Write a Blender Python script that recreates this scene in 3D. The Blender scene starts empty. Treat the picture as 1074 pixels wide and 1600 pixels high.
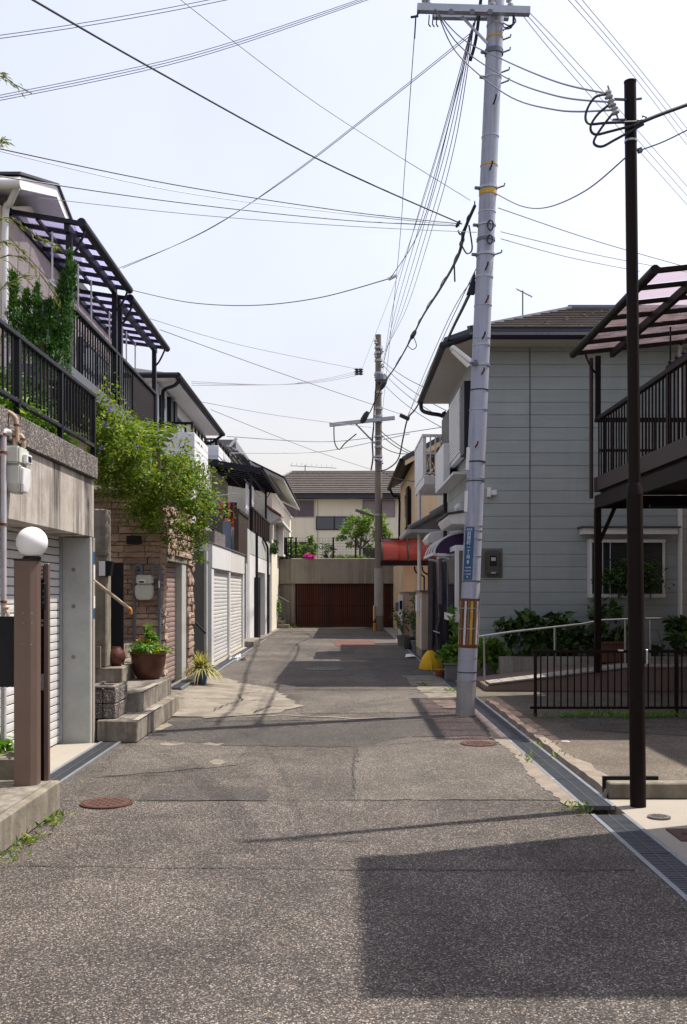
import bpy, bmesh, math, random
import numpy as np
from mathutils import Vector, Matrix, noise

random.seed(7); rng = np.random.default_rng(7)
R = math.radians
scene = bpy.context.scene
col = scene.collection

# ------------------------------------------------------------------ camera, sky, sun, exposure
CAM_H, FPX = 1.5, 1555.0
cam_d = bpy.data.cameras.new('camera'); cam = bpy.data.objects.new('camera', cam_d); col.objects.link(cam)
cam.location = (0, 0, CAM_H); cam.rotation_euler = (R(90), 0, 0)
cam_d.lens = 36 * FPX / 1600; cam_d.sensor_width = 36; cam_d.sensor_fit = 'AUTO'
cam_d.shift_y = 125 / 1600
cam_d.clip_start = 0.05; cam_d.clip_end = 2000
scene.camera = cam

SUN_EL = 62.5; SUN_AZ = math.degrees(math.atan2(2.44, 0.94))     # azimuth from +Y (ahead) towards +X (right)
world = bpy.data.worlds.new('World'); scene.world = world; world.use_nodes = True
nt = world.node_tree; nt.nodes.clear()
sky = nt.nodes.new('ShaderNodeTexSky'); sky.sky_type = 'NISHITA'; sky.sun_disc = False
sky.sun_elevation = R(SUN_EL); sky.sun_rotation = R(SUN_AZ)
sky.air_density = 2.0; sky.dust_density = 2.4; sky.ozone_density = 2.0
hs = nt.nodes.new('ShaderNodeHueSaturation'); hs.inputs['Saturation'].default_value = 0.44; hs.inputs['Value'].default_value = 1.0
tint = nt.nodes.new('ShaderNodeMix'); tint.data_type = 'RGBA'; tint.blend_type = 'MULTIPLY'; tint.inputs[0].default_value = 1.0
tint.inputs[7].default_value = (1.0, 0.955, 1.045, 1)
bg = nt.nodes.new('ShaderNodeBackground'); bg.inputs['Strength'].default_value = 0.14
wo = nt.nodes.new('ShaderNodeOutputWorld')
nt.links.new(sky.outputs[0], hs.inputs['Color']); nt.links.new(hs.outputs[0], tint.inputs[6])
tcs = nt.nodes.new('ShaderNodeTexCoord'); hz = nt.nodes.new('ShaderNodeTexNoise'); hz.inputs['Scale'].default_value = 2.2; hz.inputs['Detail'].default_value = 6   # thin uneven haze
hm = nt.nodes.new('ShaderNodeMapRange'); hm.inputs['From Min'].default_value = .3; hm.inputs['From Max'].default_value = .7; hm.inputs['To Min'].default_value = .93; hm.inputs['To Max'].default_value = 1.08
hv = nt.nodes.new('ShaderNodeHueSaturation'); nt.links.new(tcs.outputs['Generated'], hz.inputs['Vector']); nt.links.new(hz.outputs[0], hm.inputs['Value']); nt.links.new(hm.outputs[0], hv.inputs['Value'])
nt.links.new(tint.outputs[2], hv.inputs['Color']); nt.links.new(hv.outputs[0], bg.inputs['Color']); nt.links.new(bg.outputs[0], wo.inputs['Surface'])

sun_d = bpy.data.lights.new('sun', 'SUN'); sun_d.energy = 5.0; sun_d.angle = R(0.6); sun_d.color = (1.0, 0.93, 0.82)
sun = bpy.data.objects.new('sun', sun_d); col.objects.link(sun); sun.location = (20, 8, 40)
sdir = Vector((math.sin(R(SUN_AZ)) * math.cos(R(SUN_EL)), math.cos(R(SUN_AZ)) * math.cos(R(SUN_EL)), math.sin(R(SUN_EL))))
sun.rotation_euler = sdir.to_track_quat('Z', 'Y').to_euler()
vs = scene.view_settings; vs.view_transform = 'Standard'; vs.look = 'None'; vs.gamma = 1; vs.use_curve_mapping = False
vs.exposure = 0.5
scene.cycles.max_bounces = 8; scene.cycles.transparent_max_bounces = 16

# ------------------------------------------------------------------ materials
def _nodes(name):
    m = bpy.data.materials.new(name); m.use_nodes = True; n = m.node_tree
    b = n.nodes['Principled BSDF']; return m, n, b
def N(n, t, **kw):
    x = n.nodes.new(t)
    for k, v in kw.items(): setattr(x, k, v)
    return x
def math_(n, op, a, b=None, clamp=False):
    x = N(n, 'ShaderNodeMath', operation=op); x.use_clamp = clamp
    for i, v in enumerate((a, b)):
        if v is None: continue
        if isinstance(v, (int, float)): x.inputs[i].default_value = v
        else: n.links.new(v, x.inputs[i])
    return x.outputs[0]
def ramp(n, src, stops):
    x = N(n, 'ShaderNodeValToRGB'); e = x.color_ramp.elements
    while len(e) < len(stops): e.new(0.5)
    for i, (p, c) in enumerate(stops):
        e[i].position = p; e[i].color = (*c, 1) if len(c) == 3 else c
    n.links.new(src, x.inputs[0]); return x.outputs[0]
def mixc(n, f, a, b, mode='MIX'):
    x = N(n, 'ShaderNodeMix', data_type='RGBA', blend_type=mode)
    for i, v in ((0, f), (6, a), (7, b)):
        if isinstance(v, (int, float)): x.inputs[i].default_value = v
        elif isinstance(v, tuple): x.inputs[i].default_value = (*v[:3], 1)
        else: n.links.new(v, x.inputs[i])
    return x.outputs[2]
def pos(n, s=(1, 1, 1)):
    g = N(n, 'ShaderNodeNewGeometry'); m = N(n, 'ShaderNodeMapping'); m.inputs['Scale'].default_value = s
    n.links.new(g.outputs['Position'], m.inputs['Vector']); return m.outputs[0]
def noise_(n, vec, scale, detail=5, rough=.55):
    x = N(n, 'ShaderNodeTexNoise'); x.inputs['Scale'].default_value = scale
    x.inputs['Detail'].default_value = detail; x.inputs['Roughness'].default_value = rough
    n.links.new(vec, x.inputs['Vector']); return x.outputs[0]

MATS = {}
def M(name, c, rough=.7, var=.12, scale=2.5, bump=.15, bscale=60, metal=0., rnd=0., streak=0., streak_c=(.05, .045, .04),
      blot=0., blot_c=(.1, .07, .05), blot_s=3., stretch=(1, 1, 1), spec=.4, sw=9.):
    m, n, b = _nodes(name)
    p = pos(n, stretch)
    n1 = noise_(n, p, scale); n2 = noise_(n, p, scale * 9, 3)
    f = math_(n, 'ADD', math_(n, 'MULTIPLY', math_(n, 'SUBTRACT', n1, .5), var * 3), math_(n, 'MULTIPLY', math_(n, 'SUBTRACT', n2, .5), var * 1.6))
    f = math_(n, 'ADD', f, 1.0)
    if rnd:
        oi = N(n, 'ShaderNodeObjectInfo')
        f = math_(n, 'ADD', f, math_(n, 'MULTIPLY', math_(n, 'SUBTRACT', oi.outputs['Random'], .5), rnd * 2))
    h = N(n, 'ShaderNodeHueSaturation'); h.inputs['Color'].default_value = (*c, 1); n.links.new(f, h.inputs['Value'])
    out = h.outputs[0]
    if streak:
        sn = noise_(n, pos(n, (sw, sw, .3)), 1.0, 5, .65); sn2 = noise_(n, pos(n), 1.3, 3)
        k = math_(n, 'MULTIPLY', ramp(n, sn, [(.44, (0, 0, 0)), (.62, (1, 1, 1))]), ramp(n, sn2, [(.28, (0, 0, 0)), (.55, (1, 1, 1))]))
        out = mixc(n, math_(n, 'MULTIPLY', k, streak), out, streak_c)
    if blot:
        bn = noise_(n, pos(n), blot_s, 6, .65)
        out = mixc(n, math_(n, 'MULTIPLY', ramp(n, bn, [(.44, (0, 0, 0)), (.62, (1, 1, 1))]), blot), out, blot_c)
    n.links.new(out, b.inputs['Base Color'])
    b.inputs['Roughness'].default_value = rough; b.inputs['Metallic'].default_value = metal
    b.inputs['Specular IOR Level'].default_value = spec
    if bump:
        bp = N(n, 'ShaderNodeBump'); bp.inputs['Strength'].default_value = bump; bp.inputs['Distance'].default_value = .01
        n.links.new(noise_(n, p, bscale, 4), bp.inputs['Height']); n.links.new(bp.outputs[0], b.inputs['Normal'])
    MATS[name] = m; return m

def asphalt(name, base, chip, chipscale=95, chip_amt=.82, big=.5):
    m, n, b = _nodes(name); p = pos(n)
    v = N(n, 'ShaderNodeTexVoronoi'); v.inputs['Scale'].default_value = chipscale; n.links.new(p, v.inputs['Vector'])
    v2 = N(n, 'ShaderNodeTexVoronoi'); v2.inputs['Scale'].default_value = chipscale * .62; n.links.new(p, v2.inputs['Vector'])
    sep = N(n, 'ShaderNodeSeparateColor'); n.links.new(v.outputs['Color'], sep.inputs[0])
    sep2 = N(n, 'ShaderNodeSeparateColor'); n.links.new(v2.outputs['Color'], sep2.inputs[0])
    k = ramp(n, sep.outputs[0], [(0, (.0, .0, .0)), (.55, (.14, .14, .14)), (.84, (.42, .42, .42)), (.97, (1, 1, 1))])
    k2 = ramp(n, sep2.outputs[1], [(.84, (0, 0, 0)), (.94, (1, 1, 1))])
    core = ramp(n, v2.outputs['Distance'], [(.25, (1, 1, 1)), (.5, (0, 0, 0))])
    k = math_(n, 'MAXIMUM', k, math_(n, 'MULTIPLY', k2, core))
    c = mixc(n, math_(n, 'MULTIPLY', k, chip_amt), base, chip); c = mixc(n, math_(n, 'MULTIPLY', math_(n, 'MULTIPLY', k2, core), .55), c, tuple(min(.6, x*1.5) for x in chip))
    warm = mixc(n, sep.outputs[2], (.90, .97, 1.10), (1.10, 1.0, .90)); c = mixc(n, 1.0, c, warm, 'MULTIPLY')
    bn = noise_(n, p, .55, 5, .6); bn2 = noise_(n, p, 3.5, 5, .6); st = noise_(n, pos(n, (1.6, .22, 1)), 1.5, 4)
    f = math_(n, 'ADD', 1.0, math_(n, 'MULTIPLY', math_(n, 'SUBTRACT', bn, .5), big * 1.8))
    f = math_(n, 'ADD', f, math_(n, 'MULTIPLY', math_(n, 'SUBTRACT', bn2, .5), big * 1.0))
    f = math_(n, 'ADD', f, math_(n, 'MULTIPLY', math_(n, 'SUBTRACT', st, .5), big * .7))
    h = N(n, 'ShaderNodeHueSaturation'); n.links.new(c, h.inputs['Color']); n.links.new(f, h.inputs['Value'])
    # rust-brown oil specks
    on = noise_(n, p, 2.2, 4, .7)
    out = mixc(n, math_(n, 'MULTIPLY', ramp(n, on, [(.63, (0, 0, 0)), (.74, (1, 1, 1))]), .35), h.outputs[0], (.10, .055, .03))
    # fine crack lines
    wv = N(n, 'ShaderNodeTexVoronoi', feature='DISTANCE_TO_EDGE'); wv.inputs['Scale'].default_value = .8
    wn = N(n, 'ShaderNodeTexNoise'); wn.inputs['Scale'].default_value = 3; n.links.new(p, wn.inputs['Vector'])
    add = N(n, 'ShaderNodeMix', data_type='VECTOR'); add.inputs[0].default_value = .25
    n.links.new(p, add.inputs[4]); n.links.new(wn.outputs['Color'], add.inputs[5]); n.links.new(add.outputs[1], wv.inputs['Vector'])
    ck = ramp(n, wv.outputs['Distance'], [(.0, (1, 1, 1)), (.006, (0, 0, 0))]); gate = ramp(n, noise_(n, p, .35, 2), [(.55, (0, 0, 0)), (.6, (1, 1, 1))])
    ckm = math_(n, 'MULTIPLY', ck, gate)
    out = mixc(n, math_(n, 'MULTIPLY', ckm, .55), out, (.02, .02, .02))
    n.links.new(out, b.inputs['Base Color']); b.inputs['Roughness'].default_value = .85; b.inputs['Specular IOR Level'].default_value = .35
    bp = N(n, 'ShaderNodeBump'); bp.inputs['Strength'].default_value = .55; bp.inputs['Distance'].default_value = .006
    hgt = math_(n, 'SUBTRACT', math_(n, 'ADD', math_(n, 'SUBTRACT', 1.0, v.outputs['Distance']), math_(n, 'MULTIPLY', bn2, .8)), math_(n, 'MULTIPLY', ckm, 2.0))
    n.links.new(hgt, bp.inputs['Height']); n.links.new(bp.outputs[0], b.inputs['Normal'])
    return m

def leafmat(name, c1, c2, c3=None, trans=.35):
    m, n, b = _nodes(name)
    g = N(n, 'ShaderNodeNewGeometry')
    stops = [(0, c1), (.75, c2), (1, c3 or c2)]
    c = ramp(n, g.outputs['Random Per Island'], stops)
    nn = noise_(n, pos(n), 2.3, 3); f = math_(n, 'ADD', .72, math_(n, 'MULTIPLY', nn, .56))
    h = N(n, 'ShaderNodeHueSaturation'); n.links.new(c, h.inputs['Color']); n.links.new(f, h.inputs['Value'])
    n.links.new(h.outputs[0], b.inputs['Base Color']); b.inputs['Roughness'].default_value = .55; b.inputs['Specular IOR Level'].default_value = .35
    t = N(n, 'ShaderNodeBsdfTranslucent'); 
    tc = mixc(n, 1.0, h.outputs[0], (1.5, 1.45, .6), 'MULTIPLY'); n.links.new(tc, t.inputs['Color'])
    mx = N(n, 'ShaderNodeMixShader'); mx.inputs[0].default_value = trans
    n.links.new(b.outputs[0], mx.inputs[1]); n.links.new(t.outputs[0], mx.inputs[2])
    n.links.new(mx.outputs[0], n.nodes['Material Output'].inputs['Surface']); return m

def sheetmat(name, c, opacity=.45, rough=.25):       # tinted polycarbonate sheet
    m, n, b = _nodes(name)
    b.inputs['Base Color'].default_value = (*c, 1); b.inputs['Roughness'].default_value = rough
    tr = N(n, 'ShaderNodeBsdfTransparent'); tr.inputs[0].default_value = (*[min(1, x * 1.0 + .3) for x in c], 1)
    tl = N(n, 'ShaderNodeBsdfTranslucent'); tl.inputs[0].default_value = (*c, 1)
    m1 = N(n, 'ShaderNodeMixShader'); m1.inputs[0].default_value = .6
    n.links.new(b.outputs[0], m1.inputs[1]); n.links.new(tl.outputs[0], m1.inputs[2])
    f = noise_(n, pos(n), 4, 4); ff = math_(n, 'ADD', opacity - .15, math_(n, 'MULTIPLY', f, .3))
    m2 = N(n, 'ShaderNodeMixShader'); n.links.new(ff, m2.inputs[0])
    n.links.new(tr.outputs[0], m2.inputs[1]); n.links.new(m1.outputs[0], m2.inputs[2])
    n.links.new(m2.outputs[0], n.nodes['Material Output'].inputs['Surface']); return m

def glassmat(name, c=(.02, .025, .03)):
    m, n, b = _nodes(name); b.inputs['Base Color'].default_value = (*c, 1)
    b.inputs['Roughness'].default_value = .06; b.inputs['Specular IOR Level'].default_value = .8
    bp = N(n, 'ShaderNodeBump'); bp.inputs['Strength'].default_value = .03; n.links.new(noise_(n, pos(n), 1.7, 2), bp.inputs['Height'])
    n.links.new(bp.outputs[0], b.inputs['Normal']); return m

asph_near = asphalt('asphalt_near', (.021, .0175, .016), (.33, .288, .245), 165, .70, 1.0)
asph_mid = asphalt('asphalt_mid', (.027, .0235, .021), (.31, .27, .225), 150, .70, 1.0)
asph_light = asphalt('asphalt_worn', (.044, .039, .033), (.32, .285, .24), 150, .7, .8)
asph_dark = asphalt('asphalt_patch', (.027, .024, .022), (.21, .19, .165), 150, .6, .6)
asph_lot = asphalt('asphalt_lot', (.075, .063, .048), (.27, .23, .18), 130, .65, .8)
soil = M('soil', (.10, .085, .065), .95, .3, 1.5, .5, 20)
concrete = M('concrete', (.30, .285, .255), .88, .16, 1.8, .3, 55, streak=.45, blot=.25, blot_c=(.14, .12, .10))
concrete_pale = M('concrete_pale', (.29, .26, .22), .85, .10, 2.0, .25, 60, blot=.25, blot_c=(.30, .26, .21), blot_s=4)
concrete_wall = M('concrete_wall_stained', (.41, .375, .335), .88, .15, 1.6, .3, 50, streak=1.0, streak_c=(.04, .035, .032), blot=.35, blot_c=(.15, .10, .08), blot_s=4, sw=5.0)
concrete_pier = M('concrete_pier', (.36, .37, .355), .85, .10, 2.5, .15, 70, blot=.2, blot_c=(.22, .21, .19), blot_s=6)
concrete_step = M('concrete_step', (.25, .225, .19), .9, .3, 3.0, .5, 40, streak=.85, streak_c=(.055, .045, .036), blot=.7, blot_c=(.10, .08, .06), blot_s=5)
concrete_old = M('concrete_old', (.22, .195, .155), .92, .25, 4.0, .5, 30, streak=.5, blot=.55, blot_c=(.10, .085, .06), blot_s=5)
concrete_far = M('concrete_far', (.265, .238, .20), .9, .13, 1.2, .2, 40, streak=.55, streak_c=(.13, .105, .085), blot=.2, blot_c=(.2, .17, .13), blot_s=5)
mortar = M('mortar_edge', (.22, .185, .15), .92, .3, 5, .9, 30, blot=.6, blot_c=(.14, .115, .09), blot_s=6)
agg = asphalt('aggregate_concrete', (.055, .047, .042), (.40, .36, .33), 95, .8, .5)
black_metal = M('black_metal', (.009, .009, .012), .5, .15, 6, .05, 80, spec=.22)
navy_metal = M('navy_metal', (.013, .013, .024), .5, .15, 6, .05, 80, spec=.25)
brown_metal = M('brown_metal', (.036, .023, .019), .5, .12, 6, .05, 80, spec=.25)
brown_dark = M('brown_dark_metal', (.011, .0055, .005), .55, .15, 5, .05, 80, spec=.12)
bronze = M('bronze_post', (.155, .105, .085), .42, .08, 5, .05, 120, metal=.25, streak=.12, streak_c=(.09, .06, .05))
steel = M('galvanised_steel', (.36, .38, .41), .42, .15, 8, .05, 60, metal=.75)
steel_dark = M('grating_steel', (.13, .14, .16), .45, .2, 8, .1, 60, metal=.7)
stainless = M('stainless_pipe', (.36, .36, .37), .3, .05, 8, 0, metal=.9)
rust = M('rust', (.14, .045, .018), .85, .35, 12, .4, 80)
tan_paint = M('tan_pipe_paint', (.42, .33, .24), .7, .25, 14, .2, 60, blot=.5, blot_c=(.22, .09, .04), blot_s=18)
blue_pipe = M('bluegrey_pipe', (.10, .115, .155), .5, .2, 8, .1, 60)
grey_pipe = M('grey_pipe', (.42, .42, .47), .5, .12, 8, .1, 60, blot=.3, blot_c=(.35, .18, .09), blot_s=6)
shutter_white = M('shutter_white', (.57, .57, .565), .5, .06, 2, .05, 60, rnd=.05, streak=.25, streak_c=(.35, .33, .3))
shutter_grey = M('shutter_offwhite', (.63, .62, .60), .5, .06, 2, .05, 60, rnd=.05, streak=.3, streak_c=(.35, .33, .3))
shutter_pink = M('shutter_mauve', (.31, .225, .205), .5, .08, 2, .05, 60, rnd=.06, streak=.3, streak_c=(.16, .11, .1))
white_paint = M('white_paint', (.68, .68, .69), .5, .06, 3, .05, 60, streak=.2, streak_c=(.4, .38, .36))
offwhite = M('offwhite_render', (.70, .685, .64), .8, .06, 2, .1, 60, streak=.2, streak_c=(.42, .39, .34))
cream = M('cream_siding', (.56, .50, .40), .8, .07, 1.5, .1, 60, streak=.25, streak_c=(.36, .31, .25))
cream_far = M('cream_far_wall', (.70, .655, .55), .85, .05, 1.0, .05, 30, streak=.15, streak_c=(.42, .37, .3))
peach = M('peach_render', (.60, .45, .29), .9, .08, 1.5, .2, 60, streak=.2, streak_c=(.36, .26, .17))
beige = M('beige_render', (.47, .385, .285), .9, .1, 2, .25, 60, streak=.3, streak_c=(.2, .165, .12))
siding_grey = M('grey_green_siding', (.335, .372, .362), .7, .12, 1.6, .5, 26, rnd=.045, streak=.22, streak_c=(.2, .21, .23), blot=.35, blot_c=(.27, .29, .30), blot_s=.9, stretch=(.5, .5, 6), sw=2.2)
siding_base = M('house_backing', (.17, .18, .175), .8, .1, 2, .1, 40)
siding_white = M('white_siding', (.66, .67, .70), .6, .05, 2, .05, 40, rnd=.03)
siding_mauve = M('mauve_siding', (.30, .27, .31), .6, .05, 2, .05, 40, rnd=.04)
roof_brown = M('brown_slate', (.065, .052, .046), .85, .3, 3, .4, 30, stretch=(1, 1, 2), blot=.35, blot_c=(.11, .09, .08), blot_s=8, spec=.2)
roof_far = M('far_slate', (.075, .066, .062), .88, .25, 2, .3, 20, blot=.35, blot_c=(.13, .105, .09), blot_s=6, spec=.2)
roof_dark = M('dark_roof', (.05, .048, .052), .6, .2, 3, .2, 30)
tile_grey = M('grey_roof_tile', (.16, .155, .16), .5, .2, 4, .2, 40)
soffit_m = M('soffit_board', (.46, .43, .40), .8, .06, 2, .05, 40)
pole_paint = M('pole_grey_paint', (.33, .355, .45), .55, .07, 3, .08, 40, streak=.8, streak_c=(.15, .155, .19), blot=.35, blot_c=(.40, .40, .42), blot_s=5)
pole_concrete = M('pole_concrete', (.33, .325, .32), .9, .14, 5, .3, 60, streak=.5, streak_c=(.16, .15, .16))
pole_old = M('pole_old_concrete', (.20, .17, .145), .9, .15, 4, .3, 60, streak=.5, streak_c=(.1, .08, .07))
sign_blue = M('sign_blue', (.018, .075, .185), .35, .05, 4, 0)
sign_white = M('sign_lettering', (.72, .76, .82), .5, .03, 4, 0)
yellow_paint = M('yellow_paint', (.55, .33, .02), .6, .2, 12, .1, 60, blot=.4, blot_c=(.2, .08, .02), blot_s=14)
white_strip = M('white_strip', (.62, .60, .57), .6, .12, 12, .1, 60, blot=.3, blot_c=(.3, .14, .08), blot_s=16)
cable = M('cable_black', (.016, .017, .02), .55, .1, 8, 0)
cable_grey = M('cable_grey', (.10, .105, .125), .55, .1, 8, 0)
cable_pale = M('cable_pale', (.30, .305, .35), .5, .1, 8, 0)
porcelain = M('porcelain', (.34, .35, .38), .25, .1, 8, 0)
terracotta = M('glazed_pot', (.085, .030, .020), .3, .25, 7, .1, 30)
terracotta2 = M('terracotta', (.28, .10, .055), .7, .25, 8, .15, 40)
blue_pot = M('blue_pot', (.03, .075, .16), .4, .15, 8, .05)
grey_pot = M('grey_pot', (.13, .13, .125), .7, .2, 8, .1)
meter_grey = M('meter_grey', (.50, .505, .47), .45, .08, 8, .05, 60, blot=.15, blot_c=(.3, .27, .22), blot_s=12)
meter_dark = M('meter_taupe', (.06, .052, .05), .4, .08, 8, .05)
manhole = M('manhole_iron', (.085, .042, .032), .7, .25, 12, .5, 60, metal=.3)
manhole_grey = M('manhole_grey', (.12, .115, .105), .7, .25, 12, .5, 60, metal=.3)
wood_red = M('red_wood_slat', (.105, .028, .016), .6, .2, 3, .1, 30, rnd=.18)
dark_in = M('dark_interior', (.03, .028, .027), .9, .2, 3, .1, 30)
cloth_black = M('black_cloth', (.022, .019, .024), .85, .3, 7, .5, 25)
cloth_grey = M('charcoal_boards', (.075, .064, .064), .85, .3, 6, .4, 25)
yellow_cloth = M('yellow_cloth', (.72, .42, .012), .75, .12, 7, .5, 22)
orange_cap = M('orange_cap', (.42, .16, .025), .5, .1, 8, 0)
steel_tan = M('tan_handrail', (.40, .31, .24), .5, .1, 8, .05)
red_sheet = sheetmat('red_polycarbonate', (.40, .05, .035), .8, .15)
purple_sheet = sheetmat('purple_polycarbonate', (.54, .52, .69), .33)
pink_sheet = sheetmat('pink_polycarbonate', (.58, .49, .51), .13)
navy_sheet = sheetmat('navy_polycarbonate', (.05, .05, .085), .8)
violet_sheet = sheetmat('violet_polycarbonate', (.10, .055, .20), .8)
clear_sheet = sheetmat('clear_polycarbonate', (.55, .53, .52), .45)
glass = glassmat('window_glass'); glass_blue = glassmat('window_glass_blue', (.03, .045, .075))
shade_mauve = M('window_shutter_mauve', (.17, .125, .14), .5, .08, 3, .05, 40)
bark = M('bark', (.10, .075, .055), .9, .3, 12, .6, 30, stretch=(1, 1, .3))
twig_m = M('twig', (.13, .12, .06), .8, .2, 8, .2)
leaf_bush = leafmat('leaf_bush', (.045, .098, .010), (.14, .215, .02), (.27, .31, .06), .4)
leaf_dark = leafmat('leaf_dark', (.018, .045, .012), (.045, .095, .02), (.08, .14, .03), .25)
leaf_conifer = leafmat('leaf_conifer', (.02, .07, .012), (.045, .13, .02), (.08, .18, .03), .25)
leaf_tree = leafmat('leaf_tree', (.06, .13, .015), (.14, .25, .03), (.21, .32, .06))
leaf_bamboo = leafmat('leaf_bamboo', (.09, .12, .025), (.17, .2, .05), (.26, .27, .10))
leaf_spider = leafmat('leaf_spider', (.20, .21, .06), (.40, .38, .17), (.52, .48, .28))
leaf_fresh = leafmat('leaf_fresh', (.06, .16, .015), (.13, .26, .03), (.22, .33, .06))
petal_mag = leafmat('petal_magenta', (.45, .02, .28), (.6, .04, .42))
petal_or = leafmat('petal_orange', (.75, .25, .01), (.8, .4, .02))
petal_vi = leafmat('petal_violet', (.16, .1, .55), (.25, .18, .7))
globe_m = M('opal_globe', (.80, .80, .80), .25, .02, 3, 0)
cloth_red = M('laundry_red', (.45, .03, .03), .8, .2, 8, .3, 40)
cloth_white = M('laundry_white', (.7, .7, .72), .8, .1, 8, .3, 40)
cloth_blue = M('laundry_blue', (.05, .16, .32), .8, .2, 8, .3, 40)

# ------------------------------------------------------------------ mesh building
WL = {}                                                     # world position of every object's origin
def P(px, py, Y):                                           # a point at depth Y on the line of sight measured in the photograph
    return Vector(((px - 537) / FPX * Y, Y, CAM_H + (925 - py) / FPX * Y))
class MB:
    def __init__(s): s.v = []; s.f = []
    def add(s, v, f):
        o = len(s.v); s.v += [tuple(x) for x in v]; s.f += [tuple(i + o for i in q) for q in f]; return s
    def box(s, x0, x1, y0, y1, z0, z1):
        return s.add([(x0,y0,z0),(x1,y0,z0),(x1,y1,z0),(x0,y1,z0),(x0,y0,z1),(x1,y0,z1),(x1,y1,z1),(x0,y1,z1)],
                     [(0,3,2,1),(4,5,6,7),(0,1,5,4),(1,2,6,5),(2,3,7,6),(3,0,4,7)])
    def prism(s, poly, ext):                                # closed polygon (3D points) extruded by vector ext
        n = len(poly); e = Vector(ext); a = [Vector(p) for p in poly]
        s.add(a + [p + e for p in a], [tuple(range(n))[::-1], tuple(range(n, 2 * n))] + [(i, (i + 1) % n, n + (i + 1) % n, n + i) for i in range(n)]); return s
    def bar(s, a, b, w, h=None, up=(0, 0, 1)):              # square bar from a to b
        a = Vector(a); b = Vector(b); d = (b - a).normalized(); u = Vector(up)
        if abs(d.dot(u)) > .98: u = Vector((1, 0, 0))
        x = d.cross(u).normalized() * w / 2; y = x.cross(d).normalized() * (h or w) / 2
        return s.add([a-x-y, a+x-y, a+x+y, a-x+y, b-x-y, b+x-y, b+x+y, b-x+y], [(0,1,2,3),(7,6,5,4),(0,4,5,1),(1,5,6,2),(2,6,7,3),(3,7,4,0)])
    def tube(s, pts, r, n=8, cap=True):
        pts = [Vector(p) for p in pts]; m = len(pts); rr = r if isinstance(r, (list, tuple)) else [r] * m
        rings = []; prev = None; o = len(s.v)
        for i, p in enumerate(pts):
            d = (pts[min(i + 1, m - 1)] - pts[max(i - 1, 0)])
            d = d.normalized() if d.length > 1e-9 else Vector((0, 0, 1))
            if prev is None:
                u = Vector((0, 0, 1)) if abs(d.z) < .9 else Vector((1, 0, 0)); x = d.cross(u).normalized()
            else:
                x = (prev - d * prev.dot(d)); x = x.normalized() if x.length > 1e-6 else d.orthogonal().normalized()
            prev = x; y = d.cross(x)
            for k in range(n):
                t = 2 * math.pi * k / n; s.v.append(tuple(p + x * math.cos(t) * rr[i] + y * math.sin(t) * rr[i]))
        for i in range(m - 1):
            for k in range(n):
                a = o + i * n + k; b = o + i * n + (k + 1) % n; s.f.append((a, b, b + n, a + n))
        if cap: s.f.append(tuple(o + k for k in range(n))[::-1]); s.f.append(tuple(o + (m - 1) * n + k for k in range(n)))
        return s
    def lathe(s, c, prof, n=20, axis=None):                 # prof: (radius, height) pairs from the base up
        c = Vector(c); ax = Vector(axis or (0, 0, 1)).normalized(); x = ax.orthogonal().normalized(); y = ax.cross(x); o = len(s.v)
        for r, h in prof:
            for k in range(n):
                t = 2 * math.pi * k / n; s.v.append(tuple(c + ax * h + (x * math.cos(t) + y * math.sin(t)) * r))
        for i in range(len(prof) - 1):
            for k in range(n):
                a = o + i * n + k; b = o + i * n + (k + 1) % n; s.f.append((a, b, b + n, a + n))
        s.f.append(tuple(o + k for k in range(n))[::-1]); s.f.append(tuple(o + (len(prof) - 1) * n + k for k in range(n))); return s
    def sheet(s, poly, z):                                  # flat polygon given as (x, y)
        return s.add([(x, y, z) for x, y in poly], [tuple(range(len(poly)))])

def _mesh(name, verts, faces, mat, smooth=False, bevel=0, segs=1):
    me = bpy.data.meshes.new(name); me.from_pydata(verts, [], faces)
    bm = bmesh.new(); bm.from_mesh(me)
    bmesh.ops.recalc_face_normals(bm, faces=bm.faces)
    if bevel:
        ed = [e for e in bm.edges if len(e.link_faces) == 2 and e.calc_face_angle(0) > .5]
        bmesh.ops.bevel(bm, geom=ed, offset=bevel, segments=segs, affect='EDGES', clamp_overlap=True)
    bm.to_mesh(me); bm.free()
    if smooth:
        me.polygons.foreach_set('use_smooth', [True] * len(me.polygons))
        try: me.set_sharp_from_angle(angle=R(40))
        except Exception: pass
    me.materials.append(mat); me.update(); return me
def _place(name, me, loc, parent):
    o = bpy.data.objects.new(name, me); col.objects.link(o); loc = Vector(loc)
    if parent is not None: o.parent = parent; o.location = loc - WL[parent.name]
    else: o.location = loc
    WL[o.name] = loc; return o
def build(name, mb, mat, parent=None, smooth=False, bevel=0, segs=1, label=None, cat=None, group=None, kind=None):
    vs_ = np.array(mb.v); lo = vs_.min(0); hi = vs_.max(0); c = Vector(((lo[0]+hi[0])/2, (lo[1]+hi[1])/2, lo[2]))
    me = _mesh(name, [tuple(Vector(v) - c) for v in mb.v], mb.f, mat, smooth, bevel, segs)
    o = _place(name, me, c, parent)
    if label: o['label'] = label
    if cat: o['category'] = cat
    if group: o['group'] = group
    if kind: o['kind'] = kind
    return o
def thing(name, label, cat, loc=(0, 0, 0), group=None):
    o = _place(name, None, loc, None); o.empty_display_size = .1; o['label'] = label; o['category'] = cat
    if group: o['group'] = group
    return o
def struct(name, mb, mat, **kw): return build(name, mb, mat, kind='structure', **kw)
_cache = {}
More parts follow.
